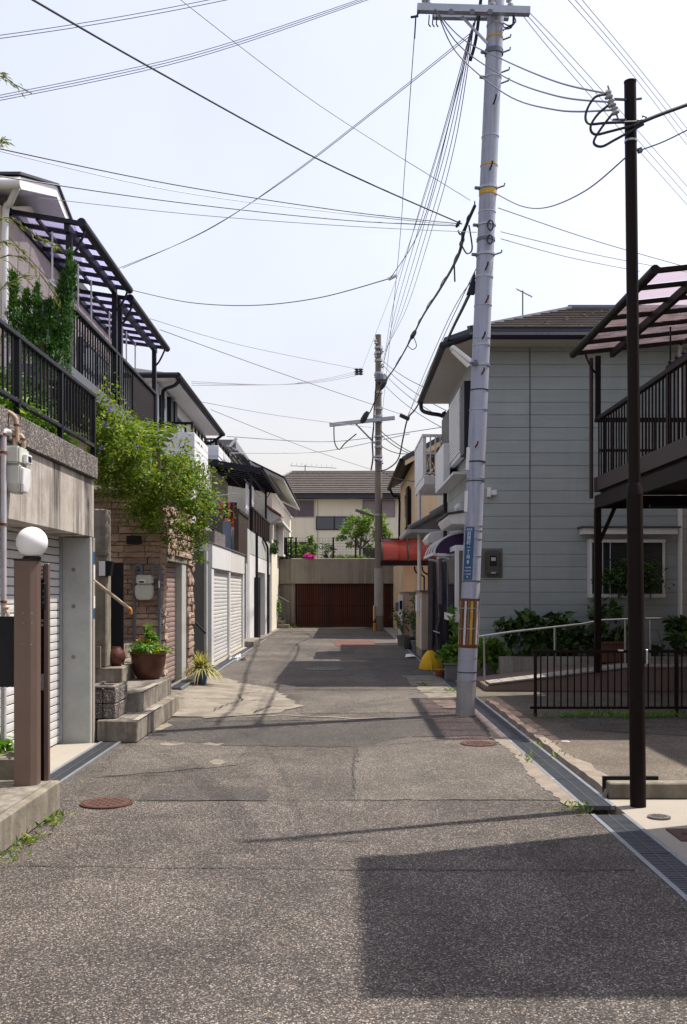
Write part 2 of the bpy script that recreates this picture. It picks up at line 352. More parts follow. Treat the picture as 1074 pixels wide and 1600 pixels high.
def piece(name, mat, parent, x0, x1, y0, y1, z0, z1, bev=.004, rot=None):     # box part; alike pieces share mesh data
    dx, dy, dz = round(x1-x0, 4), round(y1-y0, 4), round(z1-z0, 4); k = (mat.name, dx, dy, dz, bev)
    if k not in _cache:
        b = MB().box(-dx/2, dx/2, -dy/2, dy/2, -dz/2, dz/2); _cache[k] = _mesh(name, b.v, b.f, mat, bevel=min(bev, dx*.3, dy*.3, dz*.3) if bev else 0)
    o = _place(name, _cache[k], ((x0+x1)/2, (y0+y1)/2, (z0+z1)/2), parent)
    if rot: o.rotation_euler = rot
    return o
def inst(name, me, parent, loc, rot=None, scale=None):
    o = _place(name, me, loc, parent)
    if rot: o.rotation_euler = rot
    if scale: o.scale = scale
    return o
def mesh_of(name, mb, mat, **kw): return _mesh(name, mb.v, mb.f, mat, **kw)

def leaves(name, pts, size, mat, parent=None, aspect=.5, up=.3, sj=.4, dirs=None, **kw):
    """many small folded leaves, one mesh; pts (n,3)"""
    pts = np.asarray(pts, float); n = len(pts)
    d = rng.normal(size=(n, 3)); d[:, 2] = d[:, 2] * .6 - up * .6
    if dirs is not None: d = d * .45 + np.asarray(dirs)
    d /= np.linalg.norm(d, axis=1)[:, None]
    q = rng.normal(size=(n, 3)); q[:, 2] += up * 2.0
    x = np.cross(d, q); x /= np.linalg.norm(x, axis=1)[:, None] + 1e-9; nn = np.cross(x, d)
    s = size * (1 - sj + 2 * sj * rng.random(n))[:, None]
    v = np.empty((n, 4, 3)); v[:, 0] = pts; v[:, 1] = pts + d * s * .45 + x * s * aspect / 2 + nn * s * .08
    v[:, 2] = pts + d * s - nn * s * .05; v[:, 3] = pts + d * s * .45 - x * s * aspect / 2 + nn * s * .08
    v = v.reshape(-1, 3); lo = v.min(0); hi = v.max(0); c = np.array([(lo[0]+hi[0])/2, (lo[1]+hi[1])/2, lo[2]]); v = v - c
    me = bpy.data.meshes.new(name); me.vertices.add(4*n); me.vertices.foreach_set('co', v.ravel())
    me.loops.add(4*n); me.loops.foreach_set('vertex_index', np.arange(4*n, dtype=np.int32))
    me.polygons.add(n); me.polygons.foreach_set('loop_start', np.arange(0, 4*n, 4, dtype=np.int32))
    try: me.polygons.foreach_set('loop_total', np.full(n, 4, dtype=np.int32))
    except Exception: pass
    me.update(calc_edges=True); me.validate(); me.materials.append(mat)
    o = _place(name, me, c, parent)
    for k, vv in kw.items():
        o[{'cat': 'category'}.get(k, k)] = vv
    return o
def blob(c, r, n, shell=.55):
    """points in a lumpy ellipsoid, denser towards the outside, clumped"""
    c = np.array(c, float); r = np.array(r, float); k = max(3, n // 45)
    d = rng.normal(size=(k, 3)); d /= np.linalg.norm(d, axis=1)[:, None]
    cl = c + d * r * (shell + (1 - shell) * rng.random(k))[:, None]
    i = rng.integers(0, k, n); return cl[i] + rng.normal(size=(n, 3)) * r * .17
def spray(name, base, n, length, mat, parent=None, w=.012, droop=.5, spread=1.0, **kw):
    """strap leaves arching out of a base point"""
    mb = MB(); b = Vector(base)
    for i in range(n):
        a = random.uniform(0, 2*math.pi); L = length * random.uniform(.6, 1.1); s = spread * random.uniform(.2, 1)
        x = Vector((math.cos(a), math.sin(a), 0)); side = Vector((-math.sin(a), math.cos(a), 0)); o = len(mb.v); m = 6
        p0 = b + x * random.uniform(0, .03) + side * random.uniform(-.03, .03)
        for k in range(m + 1):
            t = k / m; p = p0 + x * L * s * t + Vector((0, 0, 1)) * L * (t * (1.15 - .45*s) - droop * s * t * t * 1.15); ww = w * (1 - t) ** .6 * (.6 + 1.2*min(t*3, 1) * .5)
            mb.v += [tuple(p - side * ww), tuple(p + side * ww)]
        for k in range(m): mb.f.append((o+2*k, o+2*k+1, o+2*k+3, o+2*k+2))
    vs_ = np.array(mb.v); lo = vs_.min(0); c = Vector(((lo[0]+vs_[:,0].max())/2, (lo[1]+vs_[:,1].max())/2, lo[2]))
    me = bpy.data.meshes.new(name); me.from_pydata([tuple(Vector(v) - c) for v in mb.v], [], mb.f); me.materials.append(mat); me.update()
    o = _place(name, me, c, parent)
    for k, vv in kw.items(): o[{'cat': 'category'}.get(k, k)] = vv
    return o
def cat_rom(pts, n=8):
    pts = [Vector(p) for p in pts]; out = []
    for i in range(len(pts) - 1):
        p0, p1, p2, p3 = pts[max(i-1, 0)], pts[i], pts[i+1], pts[min(i+2, len(pts)-1)]
        for k in range(n):
            t = k / n; out.append(.5 * ((2*p1) + (p2-p0)*t + (2*p0-5*p1+4*p2-p3)*t*t + (3*p1-p0-3*p2+p3)*t**3))
    return out + [pts[-1]]
def wire(label, pts, r=.008, mat=None, sag=0., group=None, name='overhead_wire', parent=None, n=6):
    if len(pts) == 2:
        a, b = Vector(pts[0]), Vector(pts[1]); path = [a.lerp(b, t/24) - Vector((0, 0, 4*sag*(t/24)*(1-t/24))) for t in range(25)]
    else: path = cat_rom(pts)
    r = r*.78 if name == 'overhead_wire' else r
    if parent: return build(name, MB().tube(path, r, n), mat or cable_grey, parent, smooth=True)
    return build(name, MB().tube(path, r, n), mat or cable_grey, smooth=True, label=label, cat='cable' if name != 'overhead_wire' else 'wire', group=group)
def ribbon(pts, w, z):
    """thin irregular flat strip along (x, y) points"""
    mb = MB(); n = len(pts)
    for i, (x, y) in enumerate(pts):
        a = Vector(pts[max(i-1, 0)]); b = Vector(pts[min(i+1, n-1)]); d = (b - a).normalized(); s = Vector((-d.y, d.x)) * w * random.uniform(.4, 1.3) / 2
        mb.v += [(x - s.x, y - s.y, z), (x + s.x, y + s.y, z)]
    for i in range(n - 1): mb.f.append((2*i, 2*i+1, 2*i+3, 2*i+2))
    return mb
def ragged(poly, amp=.03, step=.12):
    """polygon with broken, uneven edges"""
    out = []
    for i in range(len(poly)):
        a = Vector(poly[i]); b = Vector(poly[(i+1) % len(poly)]); m = max(1, int((b-a).length / step)); d = (b-a).normalized() if (b-a).length else Vector((1, 0)); s = Vector((-d.y, d.x))
        for k in range(m):
            p = a.lerp(b, k/m) + s * (random.uniform(-amp, amp) if k else 0); out.append((p.x, p.y))
    return out

# ================================================================== SETTING: ground, road, drains
struct('ground', MB().box(-400, 400, -150, 700, -1.0, -.32), soil)
struct('road_near', MB().box(-2.6, 1.66, -14, 7.15, -.3, 0), asph_near)
struct('road', MB().box(-2.6, 1.66, 7.15, 42.1, -.3, 0), asph_mid)
struct('pavement_right_near', MB().box(1.91, 9, -14, 7.2, -.3, 0.0), concrete_pale)
struct('parking_ground', MB().box(1.91, 9, 7.2, 22.3, -.3, 0), asph_lot)
struct('pavement_right_far', MB().box(1.91, 9, 22.3, 42.1, -.3, 0).box(1.66, 1.91, 30, 42.1, -.3, 0), concrete)
struct('lot_left', MB().box(-12, -2.6, -14, 42.1, -.3, 0), concrete_step)
struct('drain_channel', MB().box(1.66, 1.91, -14, 30, -.3, -.19), concrete_old)
struct('garage_forecourt', MB().box(-3.4, -2.42, 6.86, 9.8, 0, .012), concrete_pale)

# repairs and seams in the asphalt
def gnd(px, py): Y = CAM_H * FPX / (py - 925); return ((px - 537) / FPX * Y, Y)
def patch(name, pix, mat, z=.004, amp=.02): struct(name, MB().sheet(ragged([gnd(*p) for p in pix], amp), z), mat)
patch('asphalt_patch', [(550, 1250), (886, 1250), (800, 1166), (640, 1152), (560, 1168)], asph_light, .004, .03)
patch('asphalt_patch', [(215, 1252), (418, 1252), (420, 1231), (245, 1228)], asph_dark, .0045)
patch('asphalt_patch', [(150, 1215), (370, 1196), (385, 1168), (232, 1156), (185, 1180)], asph_light, .004, .03)
patch('asphalt_patch', [(470, 1115), (700, 1113), (660, 1082), (470, 1080)], asph_light, .004, .03)
patch('asphalt_patch', [(512, 1022), (555, 1022), (552, 1014), (514, 1014)], asph_dark, .005)
patch('asphalt_patch', [(405, 1078), (690, 1078), (655, 1040), (470, 1038)], asph_mid, .004, .03)
red_asph = asphalt('red_asphalt', (.085, .035, .026), (.2, .12, .10), 140, .6, .3)
patch('asphalt_patch', [(520, 1004), (530, 1000), (585, 1001), (590, 1008), (560, 1011), (525, 1010)], red_asph, .006)
def crack(pix, w=.012, z=.0055, mat=None): struct('road_seam', ribbon([tuple(Vector(a).lerp(Vector(b), k/10) + Vector((random.uniform(-.012, .012), random.uniform(-.016, .016)))) for a, b in zip([gnd(*p) for p in pix[:-1]], [gnd(*p) for p in pix[1:]]) for k in range(10)], w, z), mat or bitumen)
patch('asphalt_patch', [(225, 1156), (262, 1128), (470, 1127), (720, 1123), (790, 1148), (640, 1152), (560, 1168), (388, 1166)], asph_dark, .0035, .05)  # darker asphalt zone; its tone also paints the near pole's shadow broader
bitumen = M('bitumen_seam', (.028, .025, .023), .8, .2, 8, .2)
crack([(0, 1352), (300, 1357), (640, 1360), (1030, 1360)], .010)
crack([(100, 1251), (540, 1251), (890, 1250)], .009)
crack([(300, 1127), (480, 1126), (620, 1129), (760, 1118)], .03)
crack([(770, 1150), (660, 1160), (560, 1168)], .012)
crack([(552, 1250), (553, 1190), (560, 1168)], .006)
crack([(165, 1213), (280, 1211)], .012)
struct('road_edge_mortar', ribbon([gnd(p, q) for p, q in ((318, 1122), (360, 1119), (400, 1121), (440, 1118), (480, 1120), (520, 1121), (560, 1124), (600, 1122), (632, 1124))], .10, .007), mortar)
patch('road_edge_mortar', [(232, 1138), (262, 1130), (270, 1134), (240, 1146)], mortar, .006, .01)
patch('road_edge_mortar', [(250, 1162), (262, 1161), (275, 1163), (290, 1161), (283, 1164), (266, 1166), (252, 1165)], mortar, .006, .02)
patch('road_edge_mortar', [(312, 1163), (328, 1161), (338, 1163), (352, 1162), (340, 1166), (325, 1165)], mortar, .006, .02)
patch('road_edge_mortar', [(327, 1191), (336, 1187), (347, 1188), (353, 1192), (344, 1196), (333, 1195)], mortar, .006, .025)
# crumbling concrete margin left of the right-hand drain
pts = []
for k in range(92):
    Y = 6.95 + k * .07; w = .075 + .07 * math.exp(-((Y - 8.0) / .9) ** 2) + .12 * math.exp(-((Y - 10.2) / .5) ** 2) * .6 + random.uniform(-.02, .02); pts.append((1.66 - max(w, .03), Y))
struct('drain_margin', MB().sheet([(1.66, 6.95)] + pts[::1] + [(1.66, pts[-1][1])], .007), mortar)
for k in range(5):
    y0 = 12.75 + k*1.02; struct('gutter_slab', MB().sheet(ragged([(1.655, y0), (1.27 - .05*k + random.uniform(-.04, .04), y0 + .05), (1.22 - .05*k + random.uniform(-.04, .04), y0 + .98), (1.655, y0 + .99)], .03, .08), .008), concrete_old)
# mortar ridge right of the drain
mb = MB(); prev = None
for k in range(44):
    Y = 7.25 + k * .145; w = .14 + random.uniform(-.03, .03) + (.07 if k < 12 else 0); h = .05 + random.uniform(-.012, .012)
    row = [(1.915, Y, .001), (1.93, Y, h), (1.93 + w * .6, Y, h * .8), (1.93 + w, Y, .001)]; o = len(mb.v); mb.v += row
    if prev is not None: mb.f += [(prev + i, prev + i + 1, o + i + 1, o + i) for i in range(3)]
    prev = o
struct('drain_mortar_ridge', mb, mortar, smooth=True)

# sloping concrete apron in front of the steps and the stone garage
def edge(Y): return float(np.interp(Y, [11.95, 12.2, 13.0, 13.5, 14.6, 15.5, 16.2, 17.3], [-1.5, -.85, -.55, -.7, -.9, -1.1, -1.6, -2.1])) + random.uniform(-.07, .07)
mb = MB(); nc = 10; rows = 40
for i in range(rows + 1):
    Y = 11.9 + i * (17.6 - 11.9) / rows; e = edge(Y)
    for j in range(nc + 1):
        t = j / nc; X = -2.6 + (e + 2.6) * t; mb.v.append((X, Y, .10 * (1 - t) ** 1.5 * min(1, (Y - 11.7) / 1.2) + .007 + random.uniform(0, .003)))
for i in range(rows):
    for j in range(nc): a = i * (nc + 1) + j; mb.f.append((a, a + 1, a + nc + 2, a + nc + 1))
struct('concrete_apron', mb, M('apron_concrete', (.215, .19, .155), .92, .3, 2.5, .8, 25, blot=.65, blot_c=(.12, .10, .08), blot_s=3), smooth=True)
for pp in ([(-2.2, 13.2), (-1.7, 13.6), (-1.3, 13.4), (-.9, 13.9)], [(-1.6, 12.3), (-1.5, 12.9), (-1.35, 13.4), (-1.5, 14.2), (-1.2, 15.0)], [(-1.1, 12.2), (-.95, 12.9), (-.6, 13.0)]):
    q = []
    for a, b in zip(pp[:-1], pp[1:]):
        for k in range(8): c = Vector(a).lerp(Vector(b), k/8) + Vector((random.uniform(-.02, .02), random.uniform(-.03, .03))); q.append((c.x, c.y))
    rb = ribbon(q, .022, .0); rb.v = [(x, y, .10 * max(0, (1 - (x + 2.6) / (edge(y) + 2.6))) ** 1.5 + .02) for x, y, z in rb.v]
    struct('apron_crack', rb, bitumen)

# gratings
def grating_mesh(w, L):
    fr = MB().box(-w/2, -w/2+.03, 0, L, -.03, .006).box(w/2-.03, w/2, 0, L, -.03, .006)
    bs = MB(); n = int(L / .032)
    for k in range(n): y = (k + .5) * L / n; bs.box(-w/2+.03, w/2-.03, y-.008, y+.008, -.03, .0)
    bs.box(-.004, .004, 0, L, -.032, .002)
    return mesh_of('frame', fr, steel, bevel=.002), mesh_of('bars', bs, steel_dark)
gm = grating_mesh(.244, .985)
def grating(x, y, z, label, group, sx=1, tilt=0):
    t = thing('drain_grating', label, 'grating', (x, y, z), group)
    inst('frame', gm[0], t, (x, y, z), scale=(sx, 1, 1)); b = inst('bars', gm[1], t, (x, y, z), scale=(sx, 1, 1)); b['kind'] = 'stuff'
ORD = ['first','second','third','fourth','fifth','sixth','seventh','eighth','ninth','tenth','eleventh','twelfth','thirteenth','fourteenth','fifteenth','sixteenth','seventeenth','eighteenth','nineteenth','twentieth','twenty first','twenty second','twenty third']
for k in range(4): grating(1.785, 2.72 + k, 0, '%s steel drain grating on the near side of the open gap' % ORD[3 - k], 'near right gutter gratings')
for k in range(23): grating(1.785, 6.98 + k, 0, '%s steel drain grating beyond the open gap in right gutter' % ORD[k], 'right gutter gratings')
for k in range(3): grating(-2.305, 6.88 + k * .99, .016, '%s ribbed drain cover by the first garage, from the platform' % ORD[k], 'drain covers at the first garage', .86)
for k in range(3): grating(-2.42, 14.3 + k, .125, '%s drain cover along the mauve shutter, from the steps' % ORD[k], 'drain covers at the stone garage', .8)
for k in range(14): grating(-2.44 - .008 * k, 17.4 + k, .03, '%s drain cover along the white shutters, from the spider plant' % ORD[k], 'left gutter covers')

def manhole_cover(px, py, r, mat, label):
    x, y = gnd(px, py); t = thing('manhole_cover', label, 'manhole cover', (x, y, .004))
    build('rim', MB().lathe((x, y, .0), [(r, 0), (r, .012), (r*.93, .012), (r*.93, .004)], 32), mat, t)
    mb = MB().lathe((x, y, .0), [(r*.90, 0), (r*.90, .013)], 32)
    for i in range(-4, 5):
        for j in range(-4, 5):
            if i*i + j*j < 16 and (i + j) % 2 == 0: mb.box(x + i*r*.19 - r*.06, x + i*r*.19 + r*.06, y + j*r*.19 - r*.06, y + j*r*.19 + r*.06, .013, .017)
    build('lid', mb, mat, t)
manhole_cover(167, 1256, .185, manhole, 'rusty round manhole cover by the low concrete platform')
manhole_cover(748, 1163, .18, manhole, 'dark round manhole cover beside the crumbling drain margin')
manhole_cover(505, 1046, .37, manhole_grey, 'large grey manhole cover in the shaded middle of the road')
manhole_cover(1030, 1278, .075, manhole_grey, 'small round access cap in pale concrete by the dark pole')
manhole_cover(604, 1180, .0, manhole_grey, 'x') if False else None
x, y = gnd(1045, 1318)
t = thing('pit_cover', 'square rusty brown pit cover set in pale concrete', 'pit cover', (2.02, 5.9, 0))
build('plate', MB().box(2.03, 2.55, 5.98, 6.28, .0, .009), manhole, t, bevel=.003)
build('handle_slot', MB().box(2.09, 2.16, 6.12, 6.15, .009, .012), bitumen, t)
manhole_cover(884, 1160, .04, white_strip, 'tiny pale disc marker set in the parking ground')
patch('parking_patch', [(700, 1113), (790, 1110), (830, 1120), (760, 1135)][:0] or [(872, 1118), (1074, 1118), (1074, 1150), (900, 1140)], asph_mid, .004, .03)

# ------------------------------------------------------------------ kerb, black bar
t = thing('kerb', 'low grey concrete kerb blocks behind the dark steel pole', 'kerb', (2.9, 7.2, 0))
for k in range(4): piece('kerb_block', concrete_old, t, 1.93 + k*.6, 2.525 + k*.6, 7.205, 7.33, 0, .115, .008)
solo = build('steel_bar', MB().box(1.92, 2.33, 7.36, 7.39, 0, .135), black_metal, label='black flat steel bar lying behind the kerb blocks', cat='bar')

# ================================================================== LEFT FOREGROUND
t = thing('concrete_platform', 'low stained concrete platform under the globe lamp post', 'platform', (-3, 4, 0))
build('slab', MB().box(-5.2, -1.95, -3, 6.86, 0, .205), concrete_old, t, bevel=.012)
build('screed', MB().box(-5.1, -2.0, -2.9, 6.80, .205, .212), concrete_step, t)

# globe lamp post
t = thing('lamp_post', 'brown metal post topped with a white globe lamp', 'lamp post', (-2.12, 6.62, .21))
oct_ = [(-.072, -.06), (.036, -.06), (.072, -.022), (.072, .06), (-.072, .06)]
build('post', MB().prism([(-2.115 + a, 6.66 + b, .21) for a, b in oct_], (0, 0, 1.50)), bronze, t, bevel=.004)
build('cap', MB().prism([(-2.115 + a*1.03, 6.66 + b*1.03, 1.71) for a, b in oct_], (0, 0, .012)), brown_metal, t)
build('lamp_collar', MB().lathe((-2.085, 6.66, 1.722), [(.06, 0), (.06, .012), (.045, .018)], 24), black_metal, t)
sph = MB(); sph.lathe((-2.085, 6.66, 1.728), [(.03 if i == 0 else .104 * math.sin(math.pi * (i + .9) / 18.2), .104 - .104 * math.cos(math.pi * (i + .9) / 18.2)) for i in range(18)], 32)
build('globe', sph, globe_m, t, smooth=True)
for (a, b) in ((42, 958), (56, 958), (42, 973), (56, 973), (41, 1007), (55, 1007)):
    p = P(a - 6, b, 6.6); build('rivet', MB().lathe((p.x, 6.6, p.z), [(.004, 0), (.003, .003)], 8, axis=(0, -1, 0)), steel, t)
build('mailbox', MB().box(-2.55, -2.19, 6.64, 6.76, .865, 1.335), black_metal, t, bevel=.006)
# entry post with devices
t = thing('entry_post', 'slim brown entry post with intercom behind the globe lamp post', 'entry post', (-2.07, 6.83, .2))
build('post', MB().box(-2.045, -2.012, 6.79, 6.83, .2, 1.695), bronze, t, bevel=.004)
build('panel', MB().box(-2.135, -2.045, 6.815, 6.825, .2, 1.68), brown_dark, t)
ic = build('intercom', MB().box(-2.075, -2.03, 6.765, 6.789, 1.38, 1.56), black_metal, t, bevel=.004)
for k in range(3): build('button', MB().box(-2.045, -2.036, 6.76, 6.765, 1.42 + .04*k, 1.435 + .04*k), steel_dark, ic)
build('nameplate', MB().box(-2.09, -2.05, 6.80, 6.812, 1.585, 1.68), grey_pot, t)
for k in range(3): build('letter_strip', MB().box(-2.085, -2.055, 6.795, 6.80, 1.60 + k*.028, 1.612 + k*.028), white_strip, t)
for k in range(2): build('hinge', MB().box(-2.09, -2.05, 6.80, 6.812, 1.265 + k*.03, 1.283 + k*.03), steel, t)
build('latch', MB().lathe((-2.075, 6.80, .90), [(.012, 0), (.017, .02), (.012, .035)], 10, axis=(0, -1, 0)).box(-2.07, -2.045, 6.79, 6.81, .83, .94), steel, t)
# planter behind
t = thing('planter', 'grey concrete planter of bright leafy plants behind the post', 'planter', (-2.5, 7.15, .012))
build('trough', MB().box(-2.95, -2.2, 6.95, 7.3, .012, .34), concrete_old, t, bevel=.012)
pl = np.vstack([blob((-2.55, 7.1, .44), (.36, .17, .12), 260), blob((-2.19, 7.1, .46), (.14, .14, .11), 160)])
leaves('foliage', pl, .075, leaf_fresh, t, .72, .5)

# ================================================================== FIRST GARAGE (concrete, white shutter)
g1 = thing('concrete_garage', 'stained concrete garage with white roller shutter at left edge', 'garage', (-3.5, 7.5, 0))
build('beam', MB().box(-3.1, -2.49, 2.5, 9.93, 2.04, 2.62), concrete_wall, g1, bevel=.008)
build('aggregate_ledge', MB().box(-3.1, -2.455, 2.5, 9.95, 2.625, 2.84), agg, g1, bevel=.006)
pier = build('pier', MB().box(-2.775, -2.49, 9.8, 9.93, 0, 2.04), concrete_pier, g1, bevel=.008)
for z in (.86, 1.36, 1.72): build('form_hole', MB().lathe((-2.66, 9.801, z), [(.022, 0), (.018, .004)], 14, axis=(0, -1, 0)), concrete_old, pier)
build('corner_trim', MB().box(-2.492, -2.482, 9.86, 9.94, .0, 2.04), concrete_pale, g1)
for z0, z1, m in ((1.78, 1.9, sign_blue), (1.62, 1.77, white_paint), (1.34, 1.46, white_paint), (1.24, 1.33, sign_blue)): build('sticker', MB().box(-2.481, -2.478, 9.87, 9.93, z0, z1), m, g1)
build('side_wall', MB().box(-7.5, -2.78, 9.81, 9.92, 0, 2.6), concrete, g1)
build('back_wall', MB().box(-7.5, -7.4, 2.5, 9.8, 0, 2.6), dark_in, g1)
build('near_wall', MB().box(-7.5, -2.5, 2.35, 2.49, 0, 2.84), concrete, g1)
build('guide_rail', MB().box(-2.80, -2.765, 9.765, 9.798, .012, 2.06), steel, g1)
sl = mesh_of('slat', MB().prism([(-.004, 0, .003), (.010, 0, .008), (.0125, 0, .038), (.011, 0, .070), (-.004, 0, .0735), (-.012, 0, .038)], (0, 7.25, 0)), shutter_white)
for k in range(27): inst('slat', sl, g1, (-2.80, 2.51, .02 + k * .0765))
build('roof_slab', MB().box(-12, -3.1, 2.3, 10.3, 2.45, 2.80), concrete, g1)
build('garden_soil', MB().box(-12, -2.62, 2.3, 10.25, 2.805, 2.87), soil, g1)

# gas meter on the garage wall
t = thing('gas_meter', 'white gas meter with rusty elbows on stained garage wall', 'gas meter', (-2.4, 7.35, 2.2))
build('upper_case', MB().box(-2.475, -2.355, 7.22, 7.46, 2.435, 2.565), meter_grey, t, bevel=.014, segs=2)
lc = MB().add([(-2.472, 7.235, 2.43), (-2.35, 7.235, 2.43), (-2.35, 7.45, 2.43), (-2.472, 7.45, 2.43), (-2.47, 7.24, 2.29), (-2.355, 7.24, 2.29), (-2.355, 7.445, 2.29), (-2.47, 7.445, 2.29), (-2.45, 7.27, 2.225), (-2.375, 7.27, 2.225), (-2.375, 7.42, 2.225), (-2.45, 7.42, 2.225)], [(0,1,2,3), (8,11,10,9)] + [(a_, (a_ + 1) % 4, 4 + (a_ + 1) % 4, 4 + a_) for a_ in range(4)] + [(4 + a_, 4 + (a_ + 1) % 4, 8 + (a_ + 1) % 4, 8 + a_) for a_ in range(4)])
build('lower_case', lc, meter_grey, t, bevel=.012, segs=2)
build('front_cover', MB().prism([(-2.354, 7.26, 2.41), (-2.354, 7.43, 2.41), (-2.356, 7.43, 2.29), (-2.368, 7.40, 2.235), (-2.368, 7.29, 2.235), (-2.356, 7.26, 2.29)], (.022, 0, 0)), white_paint, t, bevel=.006)
dg = build('counter', MB().box(-2.352, -2.32, 7.30, 7.42, 2.445, 2.515), white_paint, t, bevel=.006); build('dial', MB().box(-2.32, -2.317, 7.325, 7.395, 2.46, 2.5), black_metal, dg)
build('inlet_pipe', MB().tube(cat_rom([P(-40, 636, 7.3), P(4, 641, 7.3), P(22, 650, 7.3), P(26, 662, 7.3), P(27, 690, 7.3)], 5), .017, 10), tan_paint, t, smooth=True)
build('outlet_pipe', MB().tube(cat_rom([P(2, 676, 7.3), P(14, 675, 7.3), P(22, 678, 7.3), P(24, 700, 7.3)], 5), .017, 10), tan_paint, t, smooth=True)
build('elbow', MB().tube(cat_rom([P(24, 684, 7.42), P(32, 680, 7.42), P(37, 688, 7.42), P(37, 700, 7.42)], 5), .016, 10), tan_paint, t, smooth=True)
for a, b in ((26, 666), (24, 684), (36, 688)): c = P(a, b, 7.3); build('rust_ring', MB().lathe((c.x, c.y, c.z), [(.021, 0), (.021, .014)], 12), rust, t)
t = thing('standpipe', 'grey vertical standpipe with rust joints and tap at left edge', 'pipe', (-2.46, 7.2, .5))
build('pipe', MB().tube([(-2.46, 7.2, .4), (-2.46, 7.2, 2.64)], .021, 10).tube(cat_rom([(-2.46, 7.2, 2.64), (-2.455, 7.22, 2.665), (-2.44, 7.28, 2.665)], 4), .022, 10), grey_pipe, t, smooth=True)
for z in (2.63, 2.50, 1.98, 1.42): build('rust_joint', MB().lathe((-2.46, 7.2, z), [(.025, 0), (.025, .018)], 12), rust, t)
build('tap', MB().tube(cat_rom([(-2.46, 7.2, 1.36), (-2.43, 7.17, 1.36), (-2.41, 7.15, 1.345), (-2.405, 7.14, 1.27)], 4), .014, 8).lathe((-2.43, 7.17, 1.37), [(.01, 0), (.022, .02), (.01, .035)], 10), tan_paint, t, smooth=True)

# black garden fence on the ledge
t = thing('garden_fence', 'black bar fence on the ledge above the first garage', 'fence', (-2.5, 8, 2.84))
build('top_rail', MB().box(-2.51, -2.455, 5.4, 9.9, 3.425, 3.465), navy_metal, t, bevel=.006)
build('bottom_rail', MB().box(-2.505, -2.46, 5.4, 9.9, 2.93, 2.965), navy_metal, t, bevel=.006)
for k in range(44): y = 5.45 + k * .1; piece('bar', black_metal, t, -2.490, -2.476, y, y + .015, 2.965, 3.425, 0)
for y in (6.2, 7.55, 8.7, 9.85): piece('post', black_metal, t, -2.505, -2.46, y, y + .045, 2.84, 3.425, 0)

# ================================================================== STEPS AND GATE PILLAR
t = thing('entrance_steps', 'worn concrete steps with wide lower tread before stone wall', 'steps', (-2.5, 11, 0))
build('lower_step', MB().prism([(-2.47, 9.95, 0), (-2.05, 9.88, 0), (-2.05, 12.4, 0), (-2.47, 12.4, 0)], (0, 0, .22)), concrete_step, t, bevel=.012)
build('lower_riser_trim', MB().box(-2.10, -2.042, 9.9, 11.2, .222, .226), concrete_pale, t)
build('middle_step', MB().box(-4.2, -2.16, 10.6, 12.5, .0, .43), concrete_step, t, bevel=.01)
build('middle_trim', MB().box(-2.22, -2.152, 10.61, 11.6, .432, .437), concrete_pale, t)
build('upper_step', MB().box(-4.2, -2.60, 11.7, 14.0, .43, .61), concrete_step, t, bevel=.01)
build('landing', MB().box(-4.2, -2.47, 10.0, 10.6, .0, .2), concrete_step, t)
build('back_step', MB().box(-4.2, -2.9, 12.6, 14.1, .61, .8), concrete_step, t, bevel=.01)
t = thing('block_planter', 'pebble faced block planter wedged beside the steps', 'planter', (-2.5, 10.2, .2))
for j in range(2):
    for k in range(2): piece('block', agg, t, -2.56 + k*.135, -2.43 + k*.135, 10.02, 10.58, .222 + j*.155, .372 + j*.155, .01)
build('rim', MB().box(-2.57, -2.30, 10.0, 10.06, .532, .552).box(-2.57, -2.53, 10.06, 10.6, .532, .552).box(-2.34, -2.30, 10.06, 10.6, .532, .552), concrete_step, t)
t = thing('gate_pillar', 'narrow dark concrete gate pillar at the top of the steps', 'pillar', (-2.86, 11.75, .6))
build('shaft', MB().box(-2.96, -2.79, 11.72, 11.95, .61, 2.48), concrete_old, t, bevel=.015)
build('shelf', MB().box(-2.90, -2.76, 11.70, 11.74, 1.93, 1.955), concrete_old, t)
build('nameplate', MB().box(-2.875, -2.80, 11.69, 11.716, 1.69, 1.86), white_paint, t, bevel=.003)
build('mailbox', MB().prism([(-2.795, 11.69, 1.68), (-2.74, 11.69, 1.70), (-2.72, 11.69, 1.86), (-2.795, 11.69, 1.87)], (0, .12, 0)), black_metal, t)
build('low_block', MB().box(-3.1, -2.85, 11.66, 11.715, .61, .86), concrete_old, t)
solo = build('entrance_gate', MB().box(-2.79, -2.70, 12.2, 12.24, .61, 1.86).box(-3.6, -2.79, 12.2, 12.24, .61, 1.86), black_metal, label='dark metal gate leaf behind the gate pillar', cat='gate')
t = thing('stair_handrail', 'tan sloping handrail with orange end cap by the steps', 'handrail', (-2.6, 11, 1))
a, b = P(140, 902, 10.4), P(201, 950, 11.0)
build('rail', MB().tube([a, b], .018, 10), steel_tan, t, smooth=True)
build('end_cap', MB().tube(cat_rom([b, P(204, 953, 11.0), P(204, 960, 11.0)], 4), [.021]*9, 10), orange_cap, t, smooth=True)
t = thing('round_pot', 'round rusty brown jar on the upper step', 'pot', (-2.72, 12.1, .61))
build('body', MB().lathe((-2.74, 12.0, .61), [(.05, 0), (.09, .04), (.115, .10), (.10, .17), (.06, .21), (.055, .23)], 20), terracotta, t, smooth=True)
